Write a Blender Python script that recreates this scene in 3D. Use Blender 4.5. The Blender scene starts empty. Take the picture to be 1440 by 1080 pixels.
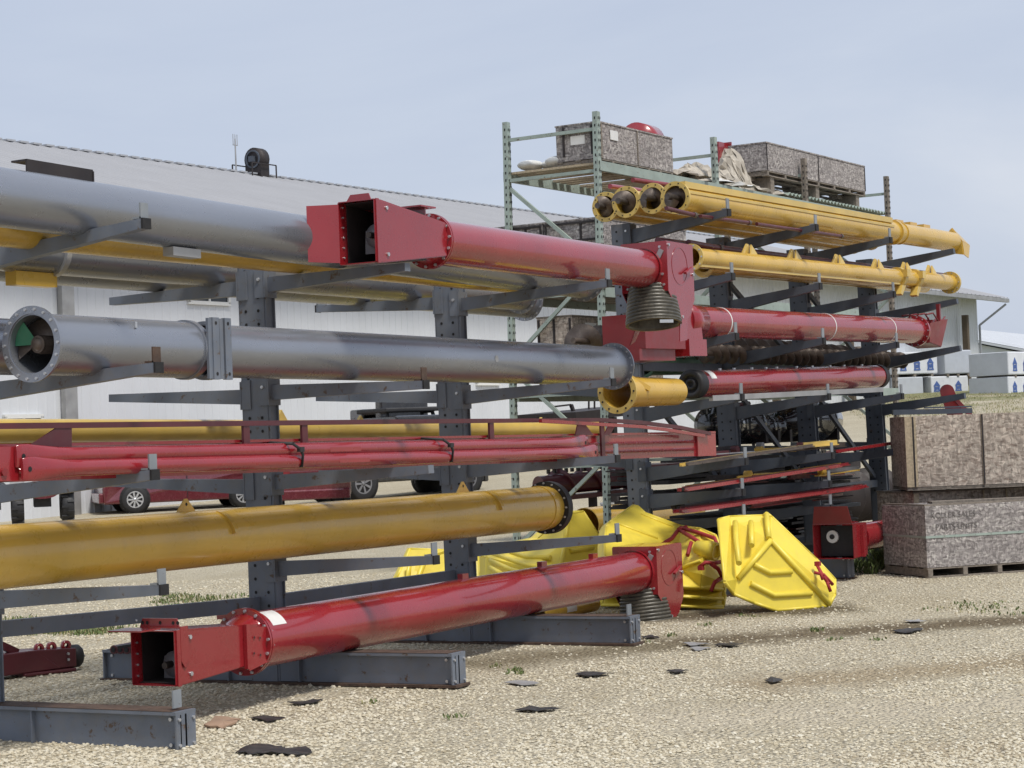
import bpy, math, random
from mathutils import Vector as V, Matrix
R = random.Random(11)
PI = math.pi
SC = bpy.context.scene
COL = SC.collection
# ------------------------------------------------------------------ camera
FPX = 2863.0; PITCH = .028; ROLL = -.040; YAW = .507
CAM = V((-13.05, -9.52, 1.82))
_v = V((math.cos(YAW), math.sin(YAW), 0)); _r = V((math.sin(YAW), -math.cos(YAW), 0)); _u = V((0, 0, 1))
VF = _v*math.cos(PITCH)+_u*math.sin(PITCH); _u2 = _u*math.cos(PITCH)-_v*math.sin(PITCH)
VR = _r*math.cos(ROLL)+_u2*math.sin(ROLL); VU = _u2*math.cos(ROLL)-_r*math.sin(ROLL)
cd = bpy.data.cameras.new('camera'); co = bpy.data.objects.new('camera', cd); COL.objects.link(co)
mw = Matrix((( VR.x, VU.x, -VF.x, CAM.x), (VR.y, VU.y, -VF.y, CAM.y), (VR.z, VU.z, -VF.z, CAM.z), (0, 0, 0, 1)))
co.matrix_world = mw
cd.sensor_width = 36; cd.lens = FPX/1440*36; cd.clip_end = 2000; cd.clip_start = .1
SC.camera = co
def ray(x, y): return VF+VR*((x-720)/FPX)-VU*((y-540)/FPX)
def onP(x, y, o, n):
    d = ray(x, y); return CAM+d*((V(o)-CAM).dot(n)/d.dot(n))
def onX(x, y, X): return onP(x, y, (X, 0, 0), V((1, 0, 0)))
def onY(x, y, Y): return onP(x, y, (0, Y, 0), V((0, 1, 0)))
def onZ(x, y, Z): return onP(x, y, (0, 0, Z), V((0, 0, 1)))
def atD(x, y, d): return CAM+ray(x, y)*d
def dep(p): return (V(p)-CAM).dot(VF)
# pallet and far rack frame, turned a little from the near rack
PH = -.046
D2 = V((math.cos(PH), math.sin(PH), 0)); N2 = V((-math.sin(PH), math.cos(PH), 0)); O2 = V((7.98, .523, 0))
def r2(x, y, z, lean=True):
    k = z if lean else 0
    return O2+D2*(x-.025*k)+N2*(y+.011*k)+V((0, 0, z))
def on2(x, y, yl):
    p = onP(x, y, O2+N2*yl, N2); d = p-O2; return d.dot(D2), p.z
# ------------------------------------------------------------------ mesh builder
ORG = {}
class MB:
    def __init__(s): s.v = []; s.f = []; s.s = []; s.m = []; s.mi = 0
    def add(s, vs, fs, sm=False):
        o = len(s.v); s.v += [V(p) for p in vs]
        for f in fs: s.f.append(tuple(i+o for i in f)); s.s.append(sm); s.m.append(s.mi)
        return s
    def hexa(s, c):   # 8 corners: bottom loop then top loop
        return s.add(c, [(3, 2, 1, 0), (4, 5, 6, 7), (0, 1, 5, 4), (1, 2, 6, 5), (2, 3, 7, 6), (3, 0, 4, 7)])
    def box(s, c, sx, sy, sz, ax=None):
        c = V(c); X, Y, Z = ax if ax else (V((1, 0, 0)), V((0, 1, 0)), V((0, 0, 1)))
        X = X*(sx/2); Y = Y*(sy/2); Z = Z*(sz/2)
        return s.hexa([c-X-Y-Z, c+X-Y-Z, c+X+Y-Z, c-X+Y-Z, c-X-Y+Z, c+X-Y+Z, c+X+Y+Z, c-X+Y+Z])
    def bar(s, p, q, w, h, w2=None, h2=None, up=V((0, 0, 1))):
        p = V(p); q = V(q); d = (q-p).normalized(); X = d.cross(up).normalized(); Z = X.cross(d)
        w2 = w if w2 is None else w2; h2 = h if h2 is None else h2
        return s.hexa([p-X*w/2-Z*h/2, p+X*w/2-Z*h/2, q+X*w2/2-Z*h2/2, q-X*w2/2-Z*h2/2,
                       p-X*w/2+Z*h/2, p+X*w/2+Z*h/2, q+X*w2/2+Z*h2/2, q-X*w2/2+Z*h2/2])
    def frame(s, ax):
        ax = V(ax).normalized(); t = V((0, 0, 1)) if abs(ax.z) < .9 else V((1, 0, 0))
        A = ax.cross(t).normalized(); return ax, A, ax.cross(A).normalized()
    def lathe(s, c, ax, prof, n=32, sm=True, close=False):   # prof: (along, radius)
        c = V(c); ax, A, B = s.frame(ax); vs = []; fs = []
        for (x, r) in prof:
            for i in range(n):
                a = 2*PI*i/n; vs.append(c+ax*x+(A*math.cos(a)+B*math.sin(a))*r)
        m = len(prof)
        for j in range(m if close else m-1):
            k = (j+1) % m
            for i in range(n):
                i2 = (i+1) % n; fs.append((j*n+i, j*n+i2, k*n+i2, k*n+i))
        s.add(vs, fs, sm); return s
    def disc(s, c, ax, r, n=32):
        c = V(c); ax, A, B = s.frame(ax)
        return s.add([c+(A*math.cos(2*PI*i/n)+B*math.sin(2*PI*i/n))*r for i in range(n)], [tuple(range(n))])
    def cyl(s, p, q, r, r2=None, n=16, cap=True):
        p = V(p); q = V(q); r2 = r if r2 is None else r2; L = (q-p).length; ax = q-p
        s.lathe(p, ax, [(0, r), (L, r2)], n)
        if cap: s.disc(p, -ax, r, n); s.disc(q, ax, r2, n)
        return s
    def pipe(s, p, q, r, t=.008, n=48):      # hollow tube with a wall
        p = V(p); q = V(q); L = (q-p).length; ax = q-p
        s.lathe(p, ax, [(0, r), (L, r)], n); s.lathe(p, ax, [(L, r-t), (0, r-t)], n)
        s.lathe(p, ax, [(0, r-t), (0, r)], n, False); s.lathe(p, ax, [(L, r), (L, r-t)], n, False)
        return s
    def ring(s, c, ax, ri, ro, t, n=48):
        return (s.lathe(c, ax, [(-t/2, ro), (t/2, ro)], n).lathe(c, ax, [(t/2, ro), (t/2, ri)], n, False)
                .lathe(c, ax, [(t/2, ri), (-t/2, ri)], n).lathe(c, ax, [(-t/2, ri), (-t/2, ro)], n, False))
    def bolts(s, c, ax, rad, n, r=.011, h=.014, ph=0.):
        c = V(c); ax, A, B = s.frame(ax)
        for i in range(n):
            a = 2*PI*i/n+ph; p = c+(A*math.cos(a)+B*math.sin(a))*rad; s.cyl(p, p+ax*h, r, n=6)
        return s
    def bolt(s, p, ax, r=.012, h=.014):
        p = V(p); ax = V(ax).normalized(); return s.cyl(p-ax*.002, p+ax*h, r, n=6)
    def prism(s, pts, t):                    # closed planar outline pushed by vector t
        n = len(pts); pts = [V(p) for p in pts]; t = V(t)
        vs = pts+[p+t for p in pts]
        return s.add(vs, [tuple(range(n-1, -1, -1)), tuple(range(n, 2*n))]+[(i, (i+1) % n, n+(i+1) % n, n+i) for i in range(n)])
    def loft(s, secs, n=20, sm=True, cap=True):   # secs: (centre, A, B) half-axis vectors
        vs = []; fs = []
        for c, A, B in secs:
            for i in range(n):
                a = 2*PI*i/n; vs.append(V(c)+V(A)*math.cos(a)+V(B)*math.sin(a))
        for j in range(len(secs)-1):
            for i in range(n):
                i2 = (i+1) % n; fs.append((j*n+i, j*n+i2, (j+1)*n+i2, (j+1)*n+i))
        s.add(vs, fs, sm)
        if cap:
            o = len(s.v)-len(vs); s.f.append(tuple(o+i for i in range(n-1, -1, -1))); s.f.append(tuple(o+(len(secs)-1)*n+i for i in range(n)))
            s.s += [False, False]; s.m += [s.mi]*2
        return s
    def path(s, pts, r, n=8):
        pts = [V(p) for p in pts]; secs = []
        for i, p in enumerate(pts):
            d = (pts[min(i+1, len(pts)-1)]-pts[max(i-1, 0)]); _, A, B = s.frame(d); secs.append((p, A*r, B*r))
        return s.loft(secs, n)
    def helix(s, p, q, ri, ro, pitch, th=.006, seg=18, ph=0.):
        p = V(p); q = V(q); L = (q-p).length; ax, A, B = s.frame(q-p); n = int(L/pitch*seg); vs = []; fs = []
        for i in range(n+1):
            a = 2*PI*i/seg+ph; x = L*i/n; d = A*math.cos(a)+B*math.sin(a)
            vs += [p+ax*x+d*ri, p+ax*x+d*ro, p+ax*(x+th)+d*ro, p+ax*(x+th)+d*ri]
        for i in range(n):
            k = 4*i; fs += [(k, k+4, k+5, k+1), (k+1, k+5, k+6, k+2), (k+2, k+6, k+7, k+3)]
        return s.add(vs, fs, True)
    def build(s, name, mats, parent=None, bevel=0, solid=0, sub=0):
        o = ORG.get(parent.name, V((0, 0, 0))) if parent else V((0, 0, 0))
        me = bpy.data.meshes.new(name)
        me.from_pydata([tuple(p-o) for p in s.v], [], s.f)
        mats = mats if isinstance(mats, (list, tuple)) else [mats]
        for m in mats: me.materials.append(m)
        me.polygons.foreach_set('use_smooth', s.s); me.polygons.foreach_set('material_index', s.m)
        me.update()
        ob = bpy.data.objects.new(name, me); COL.objects.link(ob)
        if parent: ob.parent = parent; ORG[ob.name] = o
        if solid:
            md = ob.modifiers.new('thickness', 'SOLIDIFY'); md.thickness = solid; md.offset = 0
        if bevel:
            md = ob.modifiers.new('edges', 'BEVEL'); md.width = bevel; md.segments = 2; md.limit_method = 'ANGLE'; md.angle_limit = math.radians(35)
        return ob
def tag(o, label, cat, group=None, kind=None):
    if label: o['label'] = label
    if cat: o['category'] = cat
    if group: o['group'] = group
    if kind: o['kind'] = kind
    return o
def thing(name, loc, label, cat, group=None, rz=None):
    o = bpy.data.objects.new(name, None); COL.objects.link(o); o.empty_display_size = .2
    o.location = loc
    if rz is None: ORG[o.name] = V(loc)
    else: o.rotation_euler = (0, 0, rz); ORG[o.name] = V((0, 0, 0))
    return tag(o, label, cat, group)
def dup(root, loc=None, rz=None, label=None):
    r = root.copy(); COL.objects.link(r)
    if loc is not None: r.location = loc
    if rz is not None: r.rotation_euler = (0, 0, rz)
    if label: r['label'] = label
    for ch in list(root.children):
        c = ch.copy(); COL.objects.link(c); c.parent = r
        for g in list(ch.children):
            d = g.copy(); COL.objects.link(d); d.parent = c
    return r
# ------------------------------------------------------------------ materials
def nodes(name):
    m = bpy.data.materials.new(name); m.use_nodes = True; nt = m.node_tree
    return m, nt, nt.nodes['Principled BSDF']
def N(nt, t, **k):
    n = nt.nodes.new(t)
    for a, b in k.items():
        if a in n.inputs: n.inputs[a].default_value = b
        else: setattr(n, a, b)
    return n
def ramp(nt, stops, interp='LINEAR'):
    n = nt.nodes.new('ShaderNodeValToRGB'); e = n.color_ramp.elements; n.color_ramp.interpolation = interp
    while len(e) < len(stops): e.new(.5)
    for i, (p, c) in enumerate(stops): e[i].position = p; e[i].color = (c[0], c[1], c[2], 1) if not isinstance(c, (int, float)) else (c, c, c, 1)
    return n
def mixc(nt, fac, a, b, mode='MIX'):
    n = nt.nodes.new('ShaderNodeMix'); n.data_type = 'RGBA'; n.blend_type = mode
    for sock, val in ((n.inputs['Factor'], fac), (n.inputs['A'], a), (n.inputs['B'], b)):
        if hasattr(val, 'is_output'): nt.links.new(val, sock)
        elif isinstance(val, (int, float)): sock.default_value = val
        else: sock.default_value = (*val[:3], 1)
    return n.outputs['Result']
# the second A/B sockets of a Mix node are picked by type
def mixcol(nt, fac, a, b, mode='MIX'):
    n = nt.nodes.new('ShaderNodeMix'); n.data_type = 'RGBA'; n.blend_type = mode
    fi, ai, bi = n.inputs[0], n.inputs[6], n.inputs[7]
    for sock, val in ((fi, fac), (ai, a), (bi, b)):
        if hasattr(val, 'is_output'): nt.links.new(val, sock)
        elif isinstance(val, (int, float)): sock.default_value = val
        else: sock.default_value = (*val[:3], 1)
    return n.outputs[2]
def noise(nt, co, scale, detail=4, rough=.55, dist=0):
    n = N(nt, 'ShaderNodeTexNoise', Scale=scale, Detail=detail, Roughness=rough, Distortion=dist)
    nt.links.new(co, n.inputs['Vector']); return n.outputs['Fac']
def mapped(nt, sc=(1, 1, 1), src='Object'):
    t = nt.nodes.new('ShaderNodeTexCoord'); m = nt.nodes.new('ShaderNodeMapping'); m.inputs['Scale'].default_value = sc
    nt.links.new(t.outputs[src], m.inputs['Vector']); return m.outputs['Vector']
def paint(name, col, rough=.4, metal=0., var=.18, scale=2.5, wear=None, wearcol=(.09, .05, .03), wscale=9, coat=0., bump=0., streak=(1, 1, 1), rvar=.15, grime=.25, grimecol=(.30, .27, .22), spec=.5):
    m, nt, b = nodes(name)
    co = mapped(nt, streak); co1 = mapped(nt)
    n1 = noise(nt, co, scale, 5)
    c = [max(0, x) for x in col]
    r1 = ramp(nt, [(.3, tuple(x*(1-var) for x in c)), (.7, tuple(min(1, x*(1+var)) for x in c))]); nt.links.new(n1, r1.inputs['Fac'])
    out = r1.outputs['Color']
    if grime:
        g = ramp(nt, [(.45, 0.), (.8, grime)]); nt.links.new(noise(nt, co1, scale*3.3, 8, .7, .4), g.inputs['Fac'])
        out = mixcol(nt, g.outputs['Color'], out, grimecol)
    if wear:
        w = ramp(nt, [(wear, 0.), (wear+.05, 1.)]); nt.links.new(noise(nt, co1, wscale, 8, .7, .3), w.inputs['Fac'])
        out = mixcol(nt, w.outputs['Color'], out, wearcol)
    nt.links.new(out, b.inputs['Base Color'])
    rr = ramp(nt, [(.25, max(.03, rough-rvar)), (.75, min(1, rough+rvar))]); nt.links.new(noise(nt, co1, scale*4, 6, .65), rr.inputs['Fac'])
    nt.links.new(rr.outputs['Color'], b.inputs['Roughness'])
    b.inputs['Metallic'].default_value = metal; b.inputs['Coat Weight'].default_value = coat; b.inputs['Coat Roughness'].default_value = .045
    b.inputs['Specular IOR Level'].default_value = spec
    if bump:
        bp = N(nt, 'ShaderNodeBump', Strength=bump, Distance=.01); nt.links.new(noise(nt, co1, 30, 6, .6), bp.inputs['Height']); nt.links.new(bp.outputs['Normal'], b.inputs['Normal'])
    return m
def flat(name, col, rough=.6, metal=0.):
    return paint(name, col, rough, metal, var=.1, grime=.08)
M = {}
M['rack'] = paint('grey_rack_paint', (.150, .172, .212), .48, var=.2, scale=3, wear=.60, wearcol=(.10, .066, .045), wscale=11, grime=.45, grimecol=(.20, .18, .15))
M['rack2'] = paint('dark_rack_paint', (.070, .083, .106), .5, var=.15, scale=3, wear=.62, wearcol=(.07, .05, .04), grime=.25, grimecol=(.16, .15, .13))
M['rust'] = paint('rusted_steel', (.075, .045, .032), .85, var=.35, scale=9, grime=.4, grimecol=(.16, .13, .1), bump=.3)
M['hole'] = flat('dark_bolt_hole', (.012, .012, .014), .8)
M['cast'] = paint('grey_cast_iron', (.20, .20, .21), .5, .3, var=.2)
M['zinc'] = paint('zinc_plated_steel', (.55, .56, .58), .4, .7, var=.12, grime=.1)
M['lip'] = paint('grey_stop_plate', (.22, .24, .26), .5, var=.2, wear=.62, wearcol=(.12, .08, .06), wscale=25)
M['pipe'] = paint('grey_coated_steel_pipe', (.295, .31, .345), .29, .64, var=.08, scale=1.6, streak=(.35, 2, 2), rvar=.05, wear=.80, wearcol=(.5, .5, .5), wscale=9, grime=.10, grimecol=(.3, .28, .26))
M['red'] = paint('glossy_red_paint', (.27, .013, .019), .28, 0, var=.12, scale=1.6, coat=.8, rvar=.06, wear=.80, wearcol=(.38, .16, .14), wscale=20, grime=.08, grimecol=(.30, .12, .10))
M['reddark'] = paint('dull_red_paint', (.20, .014, .018), .42, 0, var=.2, coat=.2, grime=.2, grimecol=(.18, .08, .07))
M['maroon'] = paint('maroon_steel_paint', (.085, .012, .018), .45, 0, var=.2, coat=.2, grime=.15, grimecol=(.12, .08, .07))
M['must'] = paint('mustard_yellow_paint', (.60, .375, .055), .3, 0, var=.10, scale=2, coat=.4, rvar=.1, wear=.77, wearcol=(.28, .2, .1), wscale=18, grime=.12)
M['mustlite'] = paint('sun_faded_yellow_paint', (.60, .42, .10), .38, 0, var=.12, coat=.3, grime=.12)
M['hood'] = paint('yellow_moulded_plastic', (.77, .61, .065), .42, 0, var=.07, scale=4, grime=.16, grimecol=(.45, .38, .16), wear=.79, wearcol=(.5, .42, .16), wscale=28, bump=.06)
M['flight'] = paint('dark_auger_flight_steel', (.075, .062, .055), .45, .5, var=.35, scale=6, grime=.3)
M['brownsteel'] = paint('brown_oxidised_steel', (.11, .085, .07), .5, .35, var=.3, scale=7, grime=.3)
M['black'] = paint('black_rubber', (.018, .018, .02), .6, 0, var=.2, grime=.12, grimecol=(.08, .075, .07))
M['dark'] = paint('dark_steel_and_inner_shade', (.03, .024, .024), .6, .2, var=.3, grime=.2, grimecol=(.07, .05, .04))
M['spring'] = paint('flexible_grey_spout', (.085, .078, .062), .38, .1, var=.3, scale=8, grime=.3)
M['green'] = paint('pale_green_rack_paint', (.31, .375, .335), .5, 0, var=.15, scale=5, wear=.60, wearcol=(.13, .10, .075), wscale=16, grime=.3, grimecol=(.28, .26, .21))
M['deere'] = paint('dark_green_machine_paint', (.035, .10, .05), .45, var=.2)
M['steelpale'] = paint('weathered_pale_steel', (.36, .36, .36), .5, .4, var=.2)
M['white'] = paint('white_label_paper', (.72, .72, .70), .5, var=.05, grime=.1)
M['tarp'] = paint('weathered_tan_tarp', (.42, .38, .32), .75, var=.25, scale=6, grime=.4, grimecol=(.22, .19, .15), bump=.4)
M['tarpw'] = paint('faded_white_sheet', (.62, .62, .60), .7, var=.15, scale=5, grime=.3, bump=.4)
M['wood'] = paint('weathered_grey_timber', (.20, .17, .14), .8, var=.35, scale=4, streak=(1, 8, 8), grime=.3, bump=.2)
M['woodlight'] = paint('pale_pine_timber', (.42, .34, .23), .8, var=.25, scale=4, streak=(1, 8, 8), grime=.25, bump=.2)
M['strap'] = flat('red_ratchet_strap', (.32, .02, .025), .7)
M['blackstrap'] = flat('black_strap', (.02, .02, .022), .7)
M['green_patch'] = flat('green_primer_mark', (.03, .17, .09), .5)
M['mud'] = paint('torn_black_plastic', (.022, .022, .024), .5, var=.3, grime=.2)
M['card'] = paint('brown_cardboard', (.33, .22, .15), .85, var=.2, grime=.2)
M['carred'] = paint('maroon_car_paint', (.14, .020, .030), .25, .2, var=.05, coat=1., grime=.06)
M['carblack'] = paint('black_car_paint', (.012, .012, .014), .25, .1, var=.1, coat=1., grime=.08)
M['glass'] = flat('dark_window_glass', (.02, .025, .03), .08)
M['alloy'] = paint('silver_alloy', (.62, .63, .65), .3, .6, var=.05, grime=.1)
M['tub'] = flat('pale_lilac_plastic', (.42, .45, .62), .5)
M['decal'] = flat('blue_printed_mark', (.07, .13, .36), .6)
M['ink'] = flat('faded_stencil_ink', (.15, .135, .13), .85)
M['leaf'] = paint('weed_leaf', (.11, .15, .045), .6, var=.4, scale=20, grime=.15, grimecol=(.2, .2, .08))
M['dry'] = paint('dry_grass_blade', (.30, .27, .13), .7, var=.4, scale=20, grime=.2)
def osb_mat(name, base, dark, lite, scale=16):
    """pressed strand board: elongated flakes in two directions over a mottled ground"""
    m, nt, b = nodes(name); co = mapped(nt)
    n0 = nt.nodes.new('ShaderNodeTexNoise'); n0.inputs['Scale'].default_value = 5; nt.links.new(co, n0.inputs['Vector'])
    wp = N(nt, 'ShaderNodeVectorMath', operation='MULTIPLY_ADD'); nt.links.new(n0.outputs['Color'], wp.inputs[0]); wp.inputs[1].default_value = (.09, .09, .09); nt.links.new(co, wp.inputs[2])
    outs = []
    for k, (rx, st) in enumerate(((.5, (scale*.5, scale*.5, scale*1.5)), (-.7, (scale*1.4, scale*1.4, scale*.6)))):
        mp = nt.nodes.new('ShaderNodeMapping'); mp.inputs['Scale'].default_value = st; mp.inputs['Rotation'].default_value = (rx, rx*.7, rx); nt.links.new(wp.outputs[0], mp.inputs['Vector'])
        v = N(nt, 'ShaderNodeTexVoronoi', Scale=1., Randomness=1.); nt.links.new(mp.outputs[0], v.inputs['Vector'])
        sp = N(nt, 'ShaderNodeSeparateColor'); nt.links.new(v.outputs['Color'], sp.inputs['Color']); outs.append(sp.outputs[k])
    r1 = ramp(nt, [(0, dark), (.2, tuple(x*.8 for x in base)), (.55, base), (.8, tuple((x+y)/2 for x, y in zip(base, lite))), (1, lite)]); nt.links.new(outs[0], r1.inputs['Fac'])
    r2_ = ramp(nt, [(0, .55), (.35, .85), (.7, 1.05), (1, 1.4)]); nt.links.new(outs[1], r2_.inputs['Fac'])
    o = mixcol(nt, .85, r1.outputs['Color'], r2_.outputs['Color'], 'MULTIPLY')
    st = ramp(nt, [(.5, 0.), (.75, .4)]); nt.links.new(noise(nt, co, 1.3, 5, .6), st.inputs['Fac'])
    o = mixcol(nt, st.outputs['Color'], o, tuple(x*.7 for x in base))
    nt.links.new(o, b.inputs['Base Color']); b.inputs['Roughness'].default_value = .85
    bp = N(nt, 'ShaderNodeBump', Strength=.4, Distance=.006); nt.links.new(outs[0], bp.inputs['Height']); nt.links.new(bp.outputs['Normal'], b.inputs['Normal'])
    return m
M['osb'] = osb_mat('grey_strand_board', (.315, .285, .275), (.17, .15, .145), (.46, .43, .40), 38)
M['osbwarm'] = osb_mat('tan_strand_board', (.43, .36, .30), (.26, .20, .16), (.55, .48, .40), 32)
def ribbed(name, col, rough=.45, var=.05):
    return paint(name, col, rough, 0, var=var, scale=.6, grime=.1, grimecol=(.4, .38, .34), streak=(1, 1, .2))
M['wall'] = ribbed('white_metal_siding', (.62, .64, .67))
M['roof'] = ribbed('pale_grey_metal_roof', (.372, .374, .388))
M['trim'] = flat('grey_metal_trim', (.36, .37, .39), .5)
M['wrap'] = paint('white_lumber_wrap', (.70, .72, .76), .35, var=.08, scale=1.5, grime=.12, bump=.5)
M['wrapgrey'] = paint('pale_grey_lumber_wrap', (.50, .53, .58), .4, var=.08, scale=1.5, grime=.12, bump=.5)
M['brownpost'] = flat('brown_post', (.10, .075, .05), .8)
# ------------------------------------------------------------------ sky and sun
SUN_EL = math.radians(60); SUN_AZ = math.radians(247)      # direction towards the sun, measured from +X counter-clockwise
wd = bpy.data.worlds.new('World'); SC.world = wd; wd.use_nodes = True; nt = wd.node_tree
bg = nt.nodes['Background']; bg.inputs['Strength'].default_value = .1
sk = nt.nodes.new('ShaderNodeTexSky'); sk.sky_type = 'NISHITA'; sk.sun_disc = False; sk.sun_elevation = SUN_EL
sk.sun_rotation = math.radians(90)-SUN_AZ; sk.air_density = 1.2; sk.dust_density = 2.5; sk.ozone_density = 1.5
co_ = mapped(nt, (1, 1, 3.2), 'Generated')
hz = ramp(nt, [(.28, (4.9, 5.55, 7.0)), (.5, (5.6, 6.2, 7.45)), (.72, (6.7, 7.1, 8.0))]); nt.links.new(noise(nt, co_, 2.3, 9, .55, .5), hz.inputs['Fac'])
nt.links.new(mixcol(nt, .86, sk.outputs['Color'], hz.outputs['Color']), bg.inputs['Color'])
sl = bpy.data.lights.new('sun', 'SUN'); so = bpy.data.objects.new('sun', sl); COL.objects.link(so)
sl.energy = 2.9; sl.angle = math.radians(12); sl.color = (1, .955, .88)
sd = V((math.cos(SUN_EL)*math.cos(SUN_AZ), math.cos(SUN_EL)*math.sin(SUN_AZ), math.sin(SUN_EL)))
so.rotation_euler = sd.to_track_quat('Z', 'Y').to_euler()
SC.view_settings.view_transform = 'Standard'; SC.view_settings.look = 'None'; SC.view_settings.gamma = 1; SC.view_settings.exposure = .12
# ------------------------------------------------------------------ ground
def smooth(a, b, x): t = min(1, max(0, (x-a)/(b-a))); return t*t*(3-2*t)
def bumpn(x, y):
    return (.018*math.sin(x*1.7+1.3*math.sin(y*.9))+.014*math.sin(y*2.3+x*.6)+.010*math.sin(3.7*x-2.9*y))
def gz(p, near=True):
    q = V((p[0], p[1], 0))-V((CAM.x, CAM.y, 0)); d = q.dot(_v); lat = q.dot(_r)
    k = .026+.029*smooth(-.12, .2, lat/max(d, 5.))
    z = k*max(0, min(d, 125)-36)
    if d < 40: z = .5*(d-36)*k*smooth(34, 40, d) if d > 36 else 0
    return z+(bumpn(p[0], p[1])*smooth(16, 12, abs(d-14))*.0 if near else 0)
ds = [-80, -40, -20, -8]+[i*.75 for i in range(0, 66)]+[50+i*2 for i in range(0, 40)]+[135, 160, 200, 260, 340, 480]
ls = [-1.]
vs = []; fs = []; NL = 70
for d in ds:
    w = 60+max(0, d)*1.6
    for j in range(NL+1):
        lat = ((j/NL)*2-1); lat = lat*abs(lat)*w
        p = V((CAM.x, CAM.y, 0))+_v*d+_r*lat; z = gz(p); vs.append((p.x, p.y, z))
for i in range(len(ds)-1):
    for j in range(NL):
        a = i*(NL+1)+j; fs.append((a, a+1, a+NL+2, a+NL+1))
g = MB(); g.add(vs, fs, True)
m, nt, b = nodes('gravel_yard'); co = mapped(nt)
def vor(sc, rnd=1.):
    n = N(nt, 'ShaderNodeTexVoronoi', Scale=sc, Randomness=rnd); nt.links.new(co, n.inputs['Vector']); return n
va = vor(30); vb = vor(64); vc_ = vor(11)
sep = N(nt, 'ShaderNodeSeparateColor'); nt.links.new(va.outputs['Color'], sep.inputs['Color'])
pal = [(0, (.44, .375, .25)), (.2, (.57, .50, .36)), (.45, (.70, .63, .475)), (.65, (.62, .56, .42)), (.85, (.78, .73, .59)), (1, (.44, .375, .26))]
ra = ramp(nt, pal); nt.links.new(sep.outputs[0], ra.inputs['Fac'])
sep2 = N(nt, 'ShaderNodeSeparateColor'); nt.links.new(vb.outputs['Color'], sep2.inputs['Color'])
rb = ramp(nt, pal); nt.links.new(sep2.outputs[0], rb.inputs['Fac'])
c1 = mixcol(nt, .45, ra.outputs['Color'], rb.outputs['Color'])
gap = ramp(nt, [(.3, 0.), (.58, .38)]); nt.links.new(va.outputs['Distance'], gap.inputs['Fac'])
c1 = mixcol(nt, gap.outputs['Color'], c1, (.24, .20, .135))
dirt = ramp(nt, [(.48, 0.), (.66, .45)]); nt.links.new(noise(nt, mapped(nt, (.30, .75, 1)), 1.1, 6, .62, .6), dirt.inputs['Fac'])
c1 = mixcol(nt, dirt.outputs['Color'], c1, (.42, .355, .235))
pale = ramp(nt, [(.5, 0.), (.7, .4)]); nt.links.new(noise(nt, co, .45, 5, .6), pale.inputs['Fac'])
c1 = mixcol(nt, pale.outputs['Color'], c1, (.64, .585, .455))
# a far grassy verge in front of the lumber, laid down by world position
geo = nt.nodes.new('ShaderNodeNewGeometry'); dp = N(nt, 'ShaderNodeVectorMath', operation='DOT_PRODUCT'); nt.links.new(geo.outputs['Position'], dp.inputs[0]); dp.inputs[1].default_value = _v
vg = ramp(nt, [(0, 0.), (.48, 0.), (.56, 1.), (1, 1.)]); mr = N(nt, 'ShaderNodeMapRange'); mr.inputs['From Min'].default_value = 30; mr.inputs['From Max'].default_value = 110
nt.links.new(dp.outputs['Value'], mr.inputs['Value'])
ad = N(nt, 'ShaderNodeMath', operation='MULTIPLY_ADD'); nt.links.new(noise(nt, co, .22, 5, .65), ad.inputs[0]); ad.inputs[1].default_value = .7; nt.links.new(mr.outputs['Result'], ad.inputs[2])
sb = N(nt, 'ShaderNodeMath', operation='SUBTRACT'); nt.links.new(ad.outputs[0], sb.inputs[0]); sb.inputs[1].default_value = .33
nt.links.new(sb.outputs[0], vg.inputs['Fac'])
gr = ramp(nt, [(.35, (.13, .15, .05)), (.6, (.24, .25, .10))]); nt.links.new(noise(nt, co, 1.6, 6, .7), gr.inputs['Fac'])
gm = N(nt, 'ShaderNodeMath', operation='MULTIPLY'); nt.links.new(vg.outputs['Color'], gm.inputs[0]); gm.inputs[1].default_value = .75
c1 = mixcol(nt, gm.outputs[0], c1, gr.outputs['Color'])
# bare dirt along an old wheel track and other darker and paler ground bands
def track(p, q, wdt, amt, col):
    global c1
    d = (q-p); d.z = 0; L = d.length; d.normalize(); nn_ = V((-d.y, d.x, 0))
    off = N(nt, 'ShaderNodeVectorMath', operation='SUBTRACT'); nt.links.new(geo.outputs['Position'], off.inputs[0]); off.inputs[1].default_value = p
    def dot(v): n = N(nt, 'ShaderNodeVectorMath', operation='DOT_PRODUCT'); nt.links.new(off.outputs[0], n.inputs[0]); n.inputs[1].default_value = v; return n.outputs['Value']
    def math_(op, a, b_, c_=None):
        n = N(nt, 'ShaderNodeMath', operation=op)
        for i_, x in enumerate((a, b_, c_)):
            if x is None: continue
            if hasattr(x, 'is_output'): nt.links.new(x, n.inputs[i_])
            else: n.inputs[i_].default_value = x
        return n.outputs[0]
    ab = math_('ABSOLUTE', dot(nn_), 0); ab = math_('DIVIDE', ab, wdt)
    ab = math_('MULTIPLY_ADD', noise(nt, co, 1.4, 5, .65), 1.5, math_('SUBTRACT', ab, .75))
    al = math_('ABSOLUTE', math_('SUBTRACT', math_('DIVIDE', dot(d), L), .5), 0); al = math_('MULTIPLY', math_('SUBTRACT', al, .42), 6.)
    mx = math_('MAXIMUM', ab, al)
    r_ = ramp(nt, [(.2, amt), (1., 0.)]); nt.links.new(mx, r_.inputs['Fac']); c1 = mixcol(nt, r_.outputs['Color'], c1, col)
track(onZ(930, 905, 0), onZ(1500, 868, 0), .8, 1., (.19, .15, .095)); track(onZ(900, 868, 0), onZ(1200, 855, 0), .9, 1., (.16, .13, .085))
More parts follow.
